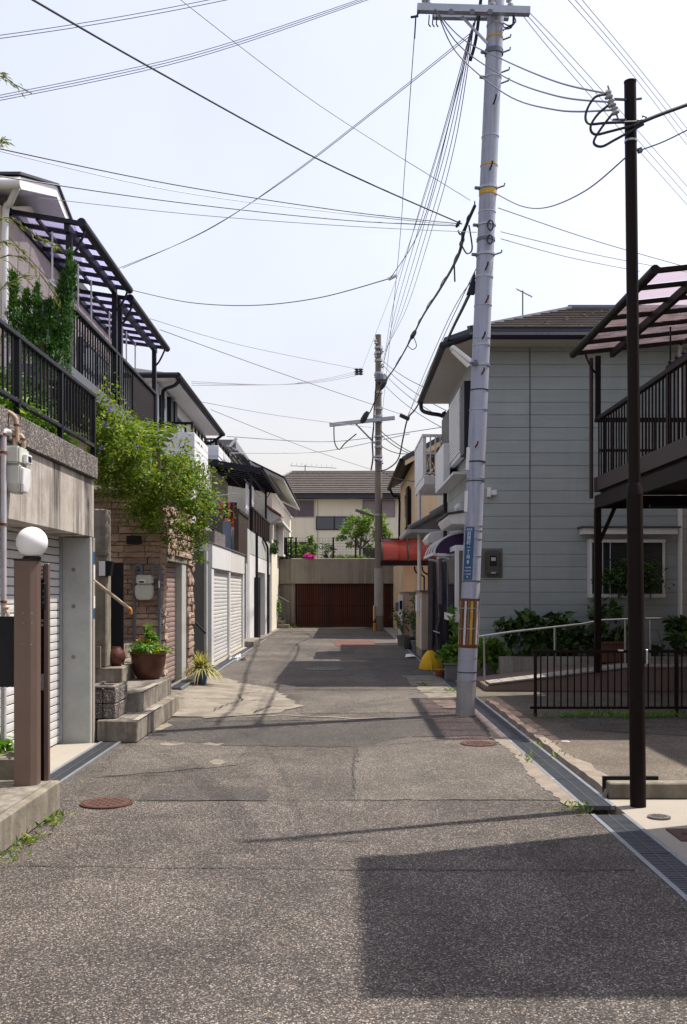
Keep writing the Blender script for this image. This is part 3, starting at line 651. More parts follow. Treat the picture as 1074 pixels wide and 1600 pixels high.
# flower pot
t = thing('flower_pot', 'large glossy brown pot of orange flowers on the steps', 'flower pot', (-2.38, 12.2, .43))
build('pot', MB().lathe((-2.40, 12.25, .432), [(.13, 0), (.17, .06), (.205, .18), (.215, .30), (.225, .305), (.225, .325), (.20, .325), (.19, .28)], 28), terracotta, t, smooth=True)
leaves('foliage', np.vstack([blob((-2.40, 12.25, .80), (.25, .2, .09), 700), blob((-2.37, 12.25, .95), (.08, .08, .14), 260)]), .055, leaf_fresh, t, .45, .2)
build('soil', MB().lathe((-2.40, 12.25, .70), [(.19, 0), (.19, .02)], 20), soil, t)
for (a, b) in ((219, 998), (233, 1001), (246, 1013)):
    c = P(a, b, 12.2); leaves('flower', np.array([c] * 16) + rng.normal(size=(16, 3)) * .006, .035, petal_or, t, .6, 0)
spray('dark_leaves', (-2.55, 12.6, .75), 26, .35, leaf_dark, t, .012, .8, 1.2)

# ================================================================== STONE-FACED GARAGE
g2 = thing('stone_garage', 'pinkish ledge stone garage with mauve roller shutter', 'garage', (-3.4, 15.5, 0))
build('core', MB().box(-6, -2.62, 14.28, 14.52, 0, 2.9).box(-6, -2.62, 14.52, 17.0, 2.05, 2.9).box(-6, -2.62, 16.35, 17.0, 0, 2.05).box(-6, -5.9, 14.52, 16.35, 0, 2.05), concrete_old, g2)
build('jamb', MB().box(-2.80, -2.60, 16.02, 16.45, .02, 1.98), concrete_pier, g2, bevel=.006)
build('lintel', MB().box(-2.80, -2.585, 14.50, 16.5, 1.965, 2.05), concrete_old, g2)
build('coping', MB().box(-6.05, -2.5, 14.15, 17.06, 2.905, 2.97), concrete_old, g2, bevel=.01)
sl2 = mesh_of('slat', MB().prism([(0, 0, .004), (.010, 0, .010), (.013, 0, .038), (.010, 0, .070), (0, 0, .076), (-.012, 0, .038)], (0, 1.56, 0)), shutter_pink)
for k in range(24): inst('slat', sl2, g2, (-2.72, 14.47, .09 + k * .078))
build('shutter_label', MB().box(-2.699, -2.696, 14.6, 14.85, 1.90, 1.935), white_paint, g2)
stone_mats = [M('ledge_stone_%d' % i, c, .85, .2, 6, .6, 22, rnd=.14, blot=.2, blot_c=(.2, .14, .11), blot_s=9) for i, c in enumerate([(.31, .215, .165), (.36, .26, .21), (.25, .17, .135), (.33, .235, .175)])]
def stone_mesh(i):
    mb = MB(); nx, nz = 4, 2; o = 0
    for j in range(nz + 1):
        for k in range(nx + 1):
            e = (j in (0, nz)) or (k in (0, nx)); mb.v.append((k/nx - .5 + (random.uniform(-.05, .05) if 0 < k < nx else 0), -(random.uniform(.62, .9) if e else random.uniform(.75, 1.0)) , j/nz - .5 + (random.uniform(-.05, .05) if e else random.uniform(-.15, .15))))
    for j in range(nz):
        for k in range(nx): a = j*(nx+1)+k; mb.f.append((a, a+1, a+nx+2, a+nx+1))
    ring = [k for k in range(nx+1)] + [(j*(nx+1)+nx) for j in range(1, nz+1)] + [nz*(nx+1)+k for k in range(nx-1, -1, -1)] + [j*(nx+1) for j in range(nz-1, 0, -1)]
    o = len(mb.v)
    for r_ in ring: x, y, z = mb.v[r_]; mb.v.append((x, 0, z))
    n = len(ring)
    for q in range(n): mb.f.append((ring[q], ring[(q+1) % n], o+(q+1) % n, o+q))
    return mesh_of('stone', mb, stone_mats[i % 4])
stones = [stone_mesh(i) for i in range(8)]
def ledge(parent, face, a0, a1, z0, z1, fixed, hmin=.055, hmax=.11, lmin=.2, lmax=.5, holes=()):
    z = z0
    while z < z1 - .02:
        h = min(random.uniform(hmin, hmax), z1 - z); a = a0
        while a < a1 - .01:
            L = random.uniform(lmin, lmax)
            if a1 - a - L < lmin * .6: L = a1 - a
            if not any(p0 < a + L/2 < p1 and q0 < z + h/2 < q1 for p0, p1, q0, q1 in holes):
                sc = (L * .965, random.uniform(.04, .095), h * .90); me = random.choice(stones); zc = z + h/2
                if face == 'y': inst('stone', me, parent, (a + L/2, fixed, zc), scale=sc)
                else: inst('stone', me, parent, (fixed, a + L/2, zc), rot=(0, 0, R(90)), scale=sc)
            a += L
        z += h
ledge(g2, 'y', -3.6, -2.60, .1, 2.9, 14.275, .05, .12, .13, .42)
ledge(g2, 'x', 14.2, 17.0, 2.05, 2.9, -2.615, .06, .13, .14, .42)
ledge(g2, 'x', 14.2, 14.46, .1, 2.05, -2.615, .07, .13, .26, .3)
ledge(g2, 'x', 16.45, 17.0, .1, 2.05, -2.615, .08, .13, .28, .5)
build('vent', MB().box(-3.09, -2.88, 14.17, 14.2, 2.18, 2.30), black_metal, g2)
# gas meter on stone wall
t = thing('gas_meter', 'pale grey gas meter with blue-grey pipes on the stone wall', 'gas meter', (-2.85, 14.1, .6))
build('upper_case', MB().box(-2.935, -2.70, 14.04, 14.17, 1.605, 1.74), meter_grey, t, bevel=.02, segs=2)
build('lower_case', MB().prism([(-2.945, 14.03, 1.60), (-2.695, 14.03, 1.60), (-2.695, 14.03, 1.45), (-2.73, 14.03, 1.39), (-2.91, 14.03, 1.39), (-2.945, 14.03, 1.45)], (0, .14, 0)), meter_grey, t, bevel=.016, segs=2)
build('counter', MB().box(-2.90, -2.79, 14.02, 14.04, 1.62, 1.67), white_paint, t, bevel=.004); build('dial', MB().box(-2.88, -2.81, 14.016, 14.02, 1.63, 1.655), black_metal, t)
for a, b_, s in ((210, 214, 1), (249, 244, -1)):
    x = (a - 537) / FPX * 14.1; x2 = x + s * .09
    build('pipe', MB().tube([(x, 14.12, .3), (x, 14.12, 1.84)], .023, 10).tube(cat_rom([(x, 14.12, 1.82), (x + s*.01, 14.12, 1.865), (x + s*.05, 14.12, 1.875), (x2, 14.12, 1.865), (x2 + s*.01, 14.12, 1.80), (x2 + s*.01, 14.12, 1.73)], 5), .024, 10), blue_pipe, t, smooth=True)
    for z in (1.2, 1.62): build('bracket', MB().box(x - .03, x + .03, 14.11, 14.19, z, z + .02), steel, t)
build('tag', MB().box(-2.62, -2.60, 14.09, 14.096, 1.56, 1.66), white_paint, t)

# spider plant in blue pot
t = thing('spider_plant', 'striped spider plant in a blue pot before the garage jamb', 'potted plant', (-2.20, 15.4, .09))
build('pot', MB().lathe((-2.20, 15.4, .07), [(.075, 0), (.10, .17), (.108, .17), (.108, .20), (.09, .2)], 20), blue_pot, t, smooth=True)
spray('foliage', (-2.20, 15.4, .25), 260, .46, leaf_spider, t, .013, .95, 1.05)

# stairwell wall + rail between the garages
t = thing('stair_wall', 'dark grey stairwell wall with black rail beside white garage', 'wall', (-3, 19.5, 0))
build('panel', MB().box(-3.0, -2.71, 19.35, 19.5, 0, 2.3), M('dark_grey_panel', (.105, .11, .105), .7, .12, 2, .1, 40), t)
build('trim', MB().box(-2.71, -2.66, 19.33, 19.5, 0, 2.3), concrete_pier, t)
build('rear_wall', MB().box(-4.4, -4.2, 17.05, 19.4, 0, 2.9), concrete_old, t)
build('rail', MB().tube([P(305, 972, 18.3), P(322, 990, 18.3)], .022, 8), black_metal, t)
for k in range(5): piece('step', concrete_step, t, -4.2, -2.75 - k*.28, 17.06, 19.33, k*.18, .18 + k*.18, .006)

# ================================================================== WHITE DOUBLE GARAGE
g3 = thing('white_garage', 'white boxy garage with two roller shutters side by side', 'garage', (-3.5, 23, 0))
build('header', MB().box(-3.4, -2.62, 19.9, 23.2, 1.98, 2.47), white_paint, g3, bevel=.008)
build('header', MB().box(-3.4, -2.625, 23.2, 26.4, 1.97, 2.46), shutter_grey, g3, bevel=.008)
build('header_flashing', MB().box(-3.42, -2.60, 19.88, 26.42, 2.472, 2.49), steel, g3)
for y0, y1 in ((19.9, 20.25), (23.02, 23.2), (26.2, 26.42)): piece('jamb', white_paint, g3, -2.76, -2.635, y0, y1, .02, 1.98, .006)
for y0 in (20.25, 23.2):
    L = 2.77 if y0 < 22 else 3.0; s3 = mesh_of('slat', MB().prism([(0, 0, .004), (.010, 0, .010), (.013, 0, .04), (.010, 0, .07), (0, 0, .078), (-.012, 0, .04)], (0, L, 0)), shutter_white if y0 < 22 else shutter_grey)
    for k in range(24): inst('slat', s3, g3, (-2.70, y0, .05 + k * .081))
build('side_wall', MB().box(-6, -2.77, 19.9, 20.05, 0, 1.97), concrete_pier, g3)
build('far_wall', MB().box(-6, -2.77, 26.25, 26.4, 0, 1.97), concrete_pier, g3)
build('sill', MB().box(-2.9, -2.56, 19.9, 26.4, .0, .04), concrete_pale, g3)
build('retaining_wall', MB().box(-9, -2.9, 17.06, 17.3, 0, 2.95), agg, g3); build('terrace_kerb', MB().box(-3.5, -2.72, 21.0, 22.9, 2.50, 2.80), agg, g3)
build('roof_slab', MB().box(-9, -3.4, 19.52, 29.9, 2.2, 2.46).box(-3.4, -2.85, 26.42, 28.3, 2.25, 2.5), concrete, g3)
leaves('plastic_sheet', blob((-2.35, 21.9, .05), (.14, .4, .03), 40), .13, cloth_white, None, .9, .8, label='crumpled white plastic sheet on the gutter covers', cat='plastic sheet')

# entry recess and step
t = thing('entry_door', 'narrow black entry door between white garages', 'door', (-2.8, 27.5, 0))
build('leaf', MB().box(-2.86, -2.80, 26.45, 27.9, .2, 2.2), black_metal, t); build('transom', MB().box(-2.86, -2.79, 26.45, 27.9, 2.22, 2.4), steel_dark, t)
build('frame', MB().box(-2.80, -2.72, 27.9, 28.1, .0, 2.3), white_paint, t)
build('handle', MB().box(-2.80, -2.77, 27.6, 27.64, 1.0, 1.3), steel, t)
t = thing('entry_step', 'small concrete doorstep at the narrow black door', 'step', (-2.55, 27.3, 0))
build('tread', MB().box(-2.80, -2.38, 26.45, 28.6, 0, .19), concrete_step, t, bevel=.01)

# ================================================================== FAR WHITE GARAGE BLOCK
g4 = thing('rendered_garage', 'tall white rendered garage block with black drainpipes', 'garage', (-3.4, 33, 0))
build('wall', MB().box(-3.2, -2.75, 28.9, 31.9, 0, 2.62).box(-3.2, -2.75, 31.9, 37.9, 2.15, 2.62).box(-3.2, -2.75, 34.9, 35.9, 0, 2.15).box(-3.2, -2.75, 37.6, 37.9, 0, 2.15), white_paint, g4)
build('band', MB().box(-3.25, -2.74, 28.9, 37.9, 2.625, 3.3), concrete_pier, g4)
build('column', MB().box(-2.9, -2.72, 28.2, 28.85, 0, 3.3), concrete_pier, g4)
build('interior', MB().box(-6, -5.9, 31, 37.8, 0, 2.6).box(-6, -3.2, 28.9, 29.0, 0, 2.6).box(-6, -3.2, 37.8, 37.9, 0, 2.6), offwhite, g4)
build('deck', MB().box(-6, -3.25, 28.2, 37.9, 3.1, 3.3), concrete, g4)
build('drainpipe', MB().tube([(-2.70, 31.0, 3.35), (-2.70, 31.0, .02)], .04, 8), black_metal, g4, smooth=True)
build('meter_cabinet', MB().box(-2.74, -2.62, 30.6, 31.4, .02, 1.95), black_metal, g4)
build('drainpipe', MB().tube(cat_rom([(-2.70, 33.5, 3.3), (-2.68, 34.6, 3.15), (-2.68, 35.2, 2.9), (-2.68, 35.3, 1.5), (-2.68, 35.3, .02)], 5), .04, 8), black_metal, g4, smooth=True)
t = thing('screened_balcony', 'dark brown balcony screen above the rendered garage', 'balcony', (-2.75, 33, 3.3))
build('screen', MB().box(-2.80, -2.74, 29.9, 36.6, 3.36, 4.0), brown_dark, t); build('top_rail', MB().box(-2.83, -2.71, 29.85, 36.65, 4.005, 4.06), brown_metal, t)
for k in range(8): piece('post', brown_metal, t, -2.735, -2.71, 29.9 + k*.93, 29.96 + k*.93, 3.3, 4.0, 0)
t = thing('terrace_screen', 'brown panel screen with open frame by the laundry', 'screen', (-2.8, 27.5, 2.5))
build('panel', MB().box(-2.80, -2.75, 26.1, 28.8, 2.5, 3.6), brown_metal, t); build('rail', MB().box(-3.6, -2.72, 26.0, 26.08, 3.6, 3.68).box(-2.82, -2.72, 26.08, 28.85, 3.605, 3.68), brown_metal, t)
build('post', MB().box(-2.86, -2.74, 25.99, 26.095, 2.5, 3.6), brown_metal, t)
build('blue_panel', MB().box(-3.35, -2.95, 26.12, 26.16, 2.5, 3.35), M('blue_grey_panel', (.10, .12, .17), .6, .1, 4, .1), t)
t = thing('terrace_fence', 'dark slatted fence above the first white shutter', 'fence', (-2.8, 21.5, 2.8))
for k in range(8): piece('slat', black_metal, t, -2.80, -2.77, 19.9, 22.85, 2.83 + k*.058, 2.878 + k*.058, 0)
for y in (19.9, 21.4, 22.8): piece('post', black_metal, t, -2.84, -2.80, y, y + .05, 2.5, 3.32, 0)

# laundry
t = thing('laundry_rack', 'round clip hanger of red and dark laundry on terrace', 'laundry', (-3.3, 26.3, 2.5))
build('pole', MB().tube([(-4.0, 26.9, 4.05), (-2.9, 26.9, 4.15)], .015, 8).tube([(-3.35, 26.9, 4.1), (-3.35, 26.9, 2.5)], .015, 8), steel, t)
build('clip_ring', MB().tube([(-3.2 + .3*math.cos(a*.4), 26.9 + .3*math.sin(a*.4), 3.92) for a in range(17)], .014, 6), cloth_blue, t)
for k, (x, m, h) in enumerate(((-3.45, cloth_blue, .3), (-3.28, cloth_red, .62), (-3.15, cloth_black, .42), (-3.02, cloth_red, .66), (-2.95, cloth_black, .4))):
    mb = MB(); n = 7
    for j in range(n):
        for i in range(5): mb.v.append((x - .09 + .045*i, 26.75 + .03*math.sin(i*2 + k), 3.9 - h*j/(n-1) + .01*math.sin(i + j)))
    for j in range(n-1):
        for i in range(4): a = j*5+i; mb.f.append((a, a+1, a+6, a+5))
    build('garment', mb, m, t, smooth=True)
t = thing('hanging_laundry', 'white sheet and green coat hangers under the navy canopy', 'laundry', (-2.95, 32, 3.3))
for k, (x, m) in enumerate(((-3.05, cloth_white), (-2.95, cloth_white))):
    mb = MB(); n = 8
    for j in range(n):
        for i in range(7): mb.v.append((x + .04*math.sin(i*1.7), 31.0 + .7*k + .13*i, 4.9 - 1.0*j/(n-1)))
    for j in range(n-1):
        for i in range(6): a = j*7+i; mb.f.append((a, a+1, a+8, a+7))
    build('sheet', mb, m, t, smooth=True)
build('line', MB().tube([(-3.0, 30.2, 4.92), (-3.0, 35.8, 4.92)], .012, 6), steel, t)

# ================================================================== TERRACE CANOPIES (left and right)
def canopy(label, xo, xi, zo, zi, y0, y1, nraft, frame, sheet, ymid=1, group=None):
    t = thing('terrace_canopy', label, 'canopy', ((xo+xi)/2, (y0+y1)/2, min(zo, zi) - 1.5), group)
    s = 1 if xi > xo else -1
    def q(u, y, dz=0): return Vector((xo + (xi-xo)*u, y, zo + (zi-zo)*u + dz))
    build('gutter', MB().tube([q(0, y0 - .06), q(0, y1 + .06)], .055, 10), frame, t, smooth=True)
    build('wall_plate', MB().bar(q(1, y0), q(1, y1), .06, .09), frame, t)
    build('beam', MB().bar(q(.22, y0, -.07), q(.22, y1, -.07), .06, .10), frame, t)
    build('purlin', MB().bar(q(.62, y0, -.03), q(.62, y1, -.03), .035, .035), frame, t)
    for k in range(nraft + 1):
        y = y0 + (y1-y0)*k/nraft; build('rafter', MB().bar(q(.02, y), q(.99, y), .045 if k not in (0, nraft) else .06, .05), frame, t)
        if k < nraft:
            ya, yb = y + .03, y0 + (y1-y0)*(k+1)/nraft - .03
            build('sheet', MB().prism([q(.03, ya, .03), q(.97, ya, .03), q(.97, yb, .03), q(.03, yb, .03)], (0, 0, .004)), sheet, t)
    return t, q
def cposts(t, q, x, ys, zb, frame, xo_dir):
    for y in ys:
        zt = q(.22, y).z - .12
        build('post', MB().box(x-.035, x+.035, y-.035, y+.035, zb, zt), frame, t)
        build('brace', MB().tube(cat_rom([(x, y, zt - .28), (x + xo_dir*.08, y, zt - .2), (x + xo_dir*.17, y, zt - .02), (x + xo_dir*.18, y, zt + .05)], 4), .016, 6), frame, t, smooth=True)
def hanger(t, x, y0, y1, ztop, z, mat):
    for y in (y0, y1): build('hanger_rod', MB().tube([(x, y, ztop), (x, y, z)], .012, 6), mat, t)
    mb = MB().bar((x, y0-.15, z), (x, y1+.15, z), .035)
    for k in range(4): mb.lathe((x, y0 + (y1-y0)*k/3, z+.02), [(.02, 0), (.035, .02), (.02, .05)], 8)
    build('hanger_arm', mb, mat, t)

# ------------------------------------------------------------------ HOUSE A (cream, near left)
hA = thing('cream_house', 'cream sided house with white gable behind purple canopies', 'house', (-6, 14.5, 0))
build('wall', MB().box(-9, -4.03, 11.7, 17.6, 0, 6.05), cream, hA)
build('gable_wall', MB().prism([(-8.9, 11.75, 6.05), (-8.9, 14.2, 6.05), (-8.9, 12.9, 6.5)], (4.86, 0, 0)), cream, hA)
for k in range(10): piece('siding_board', cream, hA, -4.03, -4.005, 11.72, 17.58, 3.05 + k*.3, 3.345 + k*.3, .008)
build('roof', MB().prism([(-9.2, 11.35, 6.10), (-9.2, 12.85, 6.60), (-9.2, 14.3, 6.12), (-9.2, 14.3, 6.26), (-9.2, 12.85, 6.74), (-9.2, 11.35, 6.24)], (5.5, 0, 0)), white_paint, hA)
build('roof_sheet', MB().prism([(-9.2, 11.3, 6.245), (-9.2, 12.85, 6.745), (-9.2, 14.35, 6.265), (-9.2, 14.35, 6.285), (-9.2, 12.85, 6.775), (-9.2, 11.3, 6.275)], (5.53, 0, 0)), roof_dark, hA)
build('rear_roof', MB().box(-9.2, -3.95, 14.36, 17.8, 6.06, 6.18), roof_dark, hA)
build('gutter', MB().tube([(-9, 11.3, 6.14), (-3.66, 11.3, 6.14)], .06, 10), white_paint, hA, smooth=True)
build('downpipe', MB().tube(cat_rom([(-3.72, 11.35, 6.12), (-3.85, 11.5, 6.0), (-3.95, 11.62, 5.85), (-3.95, 11.62, 4.5), (-3.95, 11.62, 2.85)], 5), .04, 10), white_paint, hA, smooth=True)
build('foundation', MB().box(-4.9, -4.6, 10.0, 14.2, 0, 2.9), concrete_old, hA)
for y0, y1, z0, z1 in ((12.9, 14.0, 4.15, 5.35), (15.0, 16.8, 4.15, 5.35)):
    w = build('window', MB().box(-4.005, -3.95, y0, y1, z0, z1), black_metal, hA)
    for a, b in ((y0+.05, (y0+y1)/2-.02), ((y0+y1)/2+.02, y1-.05)): build('pane', MB().box(-3.95, -3.945, a, b, z0+.05, z1-.06), glass_blue, w)
bal = thing('deck_balcony', 'long black railed balcony deck under the purple canopies', 'balcony', (-3.6, 14.6, 4))
build('deck', MB().box(-4.0, -3.33, 11.9, 17.4, 3.98, 4.05), brown_dark, bal)
build('skirt', MB().box(-3.33, -3.27, 11.85, 17.45, 4.02, 4.22), M('grey_skirt', (.10, .10, .12), .5, .1, 4, .05), bal)
build('skirt', MB().box(-4.0, -3.335, 11.85, 11.9, 4.02, 4.22), MATS['grey_skirt'], bal)
build('top_rail', MB().box(-3.34, -3.26, 11.85, 17.45, 4.93, 4.985), black_metal, bal, bevel=.008)
build('top_rail', MB().box(-4.0, -3.345, 11.85, 11.91, 4.93, 4.985), black_metal, bal); build('mid_rail', MB().box(-4.0, -3.345, 11.86, 11.9, 4.74, 4.78), black_metal, bal)
for k in range(42): y = 11.93 + k*.13; piece('bar', black_metal, bal, -3.31, -3.29, y, y + .018, 4.22, 4.93, 0)
for k in range(5): x = -3.95 + k*.125; piece('bar', black_metal, bal, x, x + .026, 11.865, 11.89, 4.22, 4.93, 0)
for y in (11.87, 14.5, 17.38): piece('post', black_metal, bal, -3.34, -3.26, y, y + .07, 2.9, 4.93, 0)
build('end_screen', MB().box(-3.32, -3.29, 15.6, 17.35, 4.25, 4.9), brown_dark, bal)
c1, q1 = canopy('nearer purple glazed terrace canopy with black frame', -3.12, -4.0, 5.9, 6.05, 11.9, 14.45, 6, navy_metal, purple_sheet)
cposts(c1, q1, -3.3, (11.98, 14.35), 4.23, navy_metal, 1); hanger(c1, -3.6, 12.3, 13.2, 5.95, 5.30, white_paint); hanger(c1, -3.6, 13.5, 14.2, 5.95, 5.25, white_paint)
c2, q2 = canopy('farther purple glazed terrace canopy with black frame', -3.12, -4.0, 5.80, 5.93, 14.6, 17.55, 7, navy_metal, purple_sheet)
cposts(c2, q2, -3.3, (14.68, 17.35), 4.23, navy_metal, 1); hanger(c2, -3.6, 15.3, 16.2, 5.82, 5.2, white_paint); hanger(c2, -3.6, 16.5, 17.2, 5.82, 5.2, white_paint)

# ------------------------------------------------------------------ HOUSE B (white, twin balconies)
hB = thing('white_house', 'white sided house with dark hip roof and twin balconies', 'house', (-6, 24.5, 2.4))
build('wall', MB().box(-9, -4.0, 21.2, 28.2, 2.4, 6.0), siding_white, hB)
for k in range(12): piece('siding_board', siding_white, hB, -4.0, -3.975, 21.2, 28.18, 2.45 + k*.295, 2.74 + k*.295, .006)
build('roof', MB().add([(-9.6, 20.9, 6.08), (-3.5, 20.9, 6.08), (-3.5, 28.7, 6.08), (-9.6, 28.7, 6.08), (-6.5, 23.2, 6.95), (-6.5, 26.2, 6.95), (-9.6, 20.9, 6.02), (-3.5, 20.9, 6.02), (-3.5, 28.7, 6.02), (-9.6, 28.7, 6.02)],
      [(0,1,4), (1,2,5,4), (2,3,5), (3,0,4,5), (0,6,7,1), (1,7,8,2), (2,8,9,3), (3,9,6,0), (6,9,8,7)]), roof_dark, hB)
build('soffit', MB().box(-9.5, -3.55, 20.95, 28.65, 6.0, 6.015), white_paint, hB)
build('gutter', MB().tube([(-3.47, 20.85, 6.05), (-3.47, 28.75, 6.05)], .06, 8).tube([(-9.6, 20.87, 6.05), (-3.47, 20.87, 6.05)], .06, 8), navy_metal, hB, smooth=True)
build('downpipe', MB().tube(cat_rom([(-3.47, 21.1, 6.0), (-3.6, 21.2, 5.9), (-3.85, 21.4, 5.85), (-3.92, 21.6, 5.7), (-3.92, 21.6, 4.5)], 5), .04, 8), navy_metal, hB, smooth=True); build('far_downpipe', MB().tube(cat_rom([(-3.47, 28.5, 6.0), (-3.7, 28.4, 5.8), (-3.93, 28.3, 5.7)], 5), .04, 8), navy_metal, hB, smooth=True)
def window_x(parent, x, y0, y1, z0, z1, fm, gm, d=.05, mull=1, s=1):
    w = build('window', MB().box(min(x, x + s*d), max(x, x + s*d), y0, y1, z0, z1), fm, parent); n = mull + 1
    for k in range(n):
        a = y0 + .05 + (y1-y0-.05)*k/n; b = y0 + (y1-y0)*(k+1)/n - .05
        build('pane', MB().box(min(x + s*d, x + s*(d+.006)), max(x + s*d, x + s*(d+.006)), a, b, z0+.05, z1-.05), gm, w)
    return w
def window_y(parent, y, x0, x1, z0, z1, fm, gm, d=.05, mull=1):
    w = build('window', MB().box(x0, x1, y - d, y, z0, z1), fm, parent); n = mull + 1
    for k in range(n):
        a = x0 + .05 + (x1-x0-.05)*k/n; b = x0 + (x1-x0)*(k+1)/n - .05
        build('pane', MB().box(a, b, y - d - .006, y - d, z0+.05, z1-.05), gm, w)
    return w
window_x(hB, -3.975, 21.45, 21.95, 4.7, 5.75, black_metal, glass_blue, mull=0)
window_x(hB, -3.975, 23.3, 24.8, 4.4, 5.65, black_metal, glass, mull=1)
for y0 in (22.4, 22.95): piece('shutter_case', black_metal, hB, -3.975, -3.88, y0, y0 + .3, 4.3, 5.9, 0)
piece('shutter_case', black_metal, hB, -3.975, -3.88, 26.4, 26.75, 4.4, 5.6, 0)
for lab, y0, y1, x0, zt, xi, hp in (('nearer', 21.3, 23.4, -3.2, 4.92, -3.97, .95), ('farther', 30.2, 33.4, -3.8, 5.95, -4.22, .42)):
    b = thing('balcony', 'white sided balcony with black rail, %s of the two' % lab, 'balcony', (-3.5, y0, 4.0), 'white house balconies')
    build('parapet', MB().box(xi, x0, y0, y0 + .1, zt - hp, zt).box(x0 - .1, x0, y0 + .1, y1, zt - hp, zt).box(xi, x0 - .1, y0 + .1, y1, zt - hp, zt - hp + .1), siding_white, b)
    for k in range(int(hp/.155)): z_ = zt - .01 - (k + 1)*.155; piece('siding_board', siding_white, b, xi, x0 + .01, y0 - .015, y0, z_, z_ + .15, .004); piece('siding_board', siding_white, b, x0, x0 + .015, y0, y1, z_, z_ + .15, .004)
    build('handrail', MB().bar((xi, y0 + .05, zt + .2), (x0 - .05, y0 + .05, zt + .2), .05).bar((x0 - .05, y0, zt + .2), (x0 - .05, y1, zt + .2), .05), brown_dark, b)
    for k in range(5): y = y0 + .05 + (y1-y0-.1)*k/4; piece('rail_post', brown_dark, b, x0 - .07, x0 - .03, y - .02, y + .02, zt, zt + .18, 0)
    for k in range(3): x = xi + .02 + (x0 - xi)*.35*k; piece('rail_post', brown_dark, b, x, x + .04, y0 + .03, y0 + .07, zt, zt + .18, 0)
bld = thing('house_extension', 'mauve grey sided wall under the navy canopy', 'house', (-4.5, 28.5, 2.5))
build('wall', MB().box(-6, -4.0, 28.3, 29.8, 2.47, 5.1), siding_mauve, bld); build('upper_wall', MB().box(-6.5, -4.24, 30.1, 36.5, 3.3, 5.9), siding_white, bld)
for k in range(14): piece('siding_board', siding_mauve, bld, -4.0, -3.98, 28.32, 29.78, 3.0 + k*.15, 3.145 + k*.15, .004)
build('near_wall', MB().box(-5.2, -3.75, 26.9, 28.25, 2.5, 4.75), siding_mauve, bld)

# navy canopy
c3, q3 = canopy('large dark navy canopy over the far left terrace', -2.45, -4.6, 5.2, 5.56, 29.9, 37.3, 12, navy_metal, navy_sheet)
cposts(c3, q3, -2.8, (30.0, 35.9), 3.32, navy_metal, 1)
build('valance', MB().bar((-2.5, 29.86, 5.13), (-4.6, 29.86, 5.48), .05, .14), navy_metal, c3)
# slatted pergola behind
t = thing('pergola', 'grey curved slat pergola above the navy canopy', 'pergola', (-3.6, 33, 5))
for j in range(3):
    y = 31.5 + j*2.6; build('arch', MB().tube(cat_rom([(-4.6, y, 6.25), (-3.8, y, 6.15), (-3.2, y, 5.85), (-2.9, y, 5.5)], 6), .045, 6), steel_dark, t, smooth=True)
for k in range(9):
    u = k/8; x = -4.5 + 1.5*u; z = 6.27 - .62*u**2.2; piece('slat', grey_pot, t, x - .05, x + .05, 31.4, 36.8, z, z + .03, 0)
for y in (31.5, 36.7): build('post', MB().tube([(-4.55, y, 3.3), (-4.55, y, 6.25)], .04, 6), steel_dark, t)

# house D (cream block with pale eaves) and a grey gable beyond
hD = thing('cream_block_house', 'cream house with pale grey eaves behind the navy canopy', 'house', (-5, 44, 0))
build('wall', MB().box(-9, -2.75, 38.2, 52, 0, 5.35), cream_far, hD)
build('parapet_cap', MB().box(-3.2, -2.68, 38.1, 52.1, 5.352, 5.42), white_paint, hD)
build('upper_wall', MB().prism([(-7.2, 38.6, 5.35), (-3.3, 38.6, 5.35), (-3.3, 38.6, 6.0), (-5.2, 38.6, 6.75), (-7.2, 38.6, 6.0)], (0, 12, 0)), cream_far, hD)
build('roof', MB().prism([(-2.25, 37.6, 5.68), (-4.9, 37.6, 6.95), (-8.0, 37.6, 5.5), (-8.0, 37.6, 5.62), (-4.9, 37.6, 7.1), (-2.25, 37.6, 5.8)], (0, 13.5, 0)), M('pale_eaves', (.46, .46, .44), .7, .08, 2, .05, 40), hD)
build('roof_sheet', MB().prism([(-2.2, 37.5, 5.81), (-4.9, 37.5, 7.115), (-8.05, 37.5, 5.63), (-8.05, 37.5, 5.65), (-4.9, 37.5, 7.15), (-2.2, 37.5, 5.84)], (0, 13.7, 0)), roof_dark, hD)
window_x(hD, -2.75, 39.5, 41.2, 3.2, 4.6, white_paint, glass); window_x(hD, -2.75, 42.6, 45, 3.5, 4.2, white_paint, glass)
build('bay_hood', MB().box(-2.74, -2.4, 39.2, 46, 4.25, 4.33), white_paint, hD); build('bay', MB().box(-2.745, -2.5, 41.4, 46, 3.0, 4.24), offwhite, hD)
for k in range(3): build('bay_pane', MB().box(-2.5, -2.49, 41.6 + k*1.5, 42.8 + k*1.5, 3.1, 4.1), glass, hD)
t = thing('porch_roof', 'small brick red tiled porch roof behind the balcony screen', 'porch roof', (-2.6, 37.2, 4.3))
build('tiles', MB().prism([(-2.9, 37.4, 4.7), (-2.35, 37.4, 4.35), (-2.35, 37.4, 4.42), (-2.9, 37.4, 4.8)], (0, 1.6, 0)), M('red_tile', (.32, .13, .09), .8, .2, 6, .3), t); build('soffit', MB().prism([(-2.9, 37.45, 4.66), (-2.4, 37.45, 4.32), (-2.75, 37.45, 4.1), (-2.9, 37.45, 4.1)], (0, 1.4, 0)), white_paint, t)
hG = thing('grey_gable_house', 'distant grey gable roof behind the white house', 'house', (-6, 46, 0))
build('roof', MB().prism([(-7.6, 47, 7.0), (-6.1, 47, 8.7), (-5.1, 47, 8.7), (-5.0, 47, 7.3)], (0, 8, 0)), tile_grey, hG); build('verge', MB().bar((-5.05, 46.95, 8.75), (-6.2, 46.95, 7.3), .12), white_paint, hG); build('wall', MB().box(-9, -5.05, 47.1, 55, 0, 7.25), offwhite, hG)

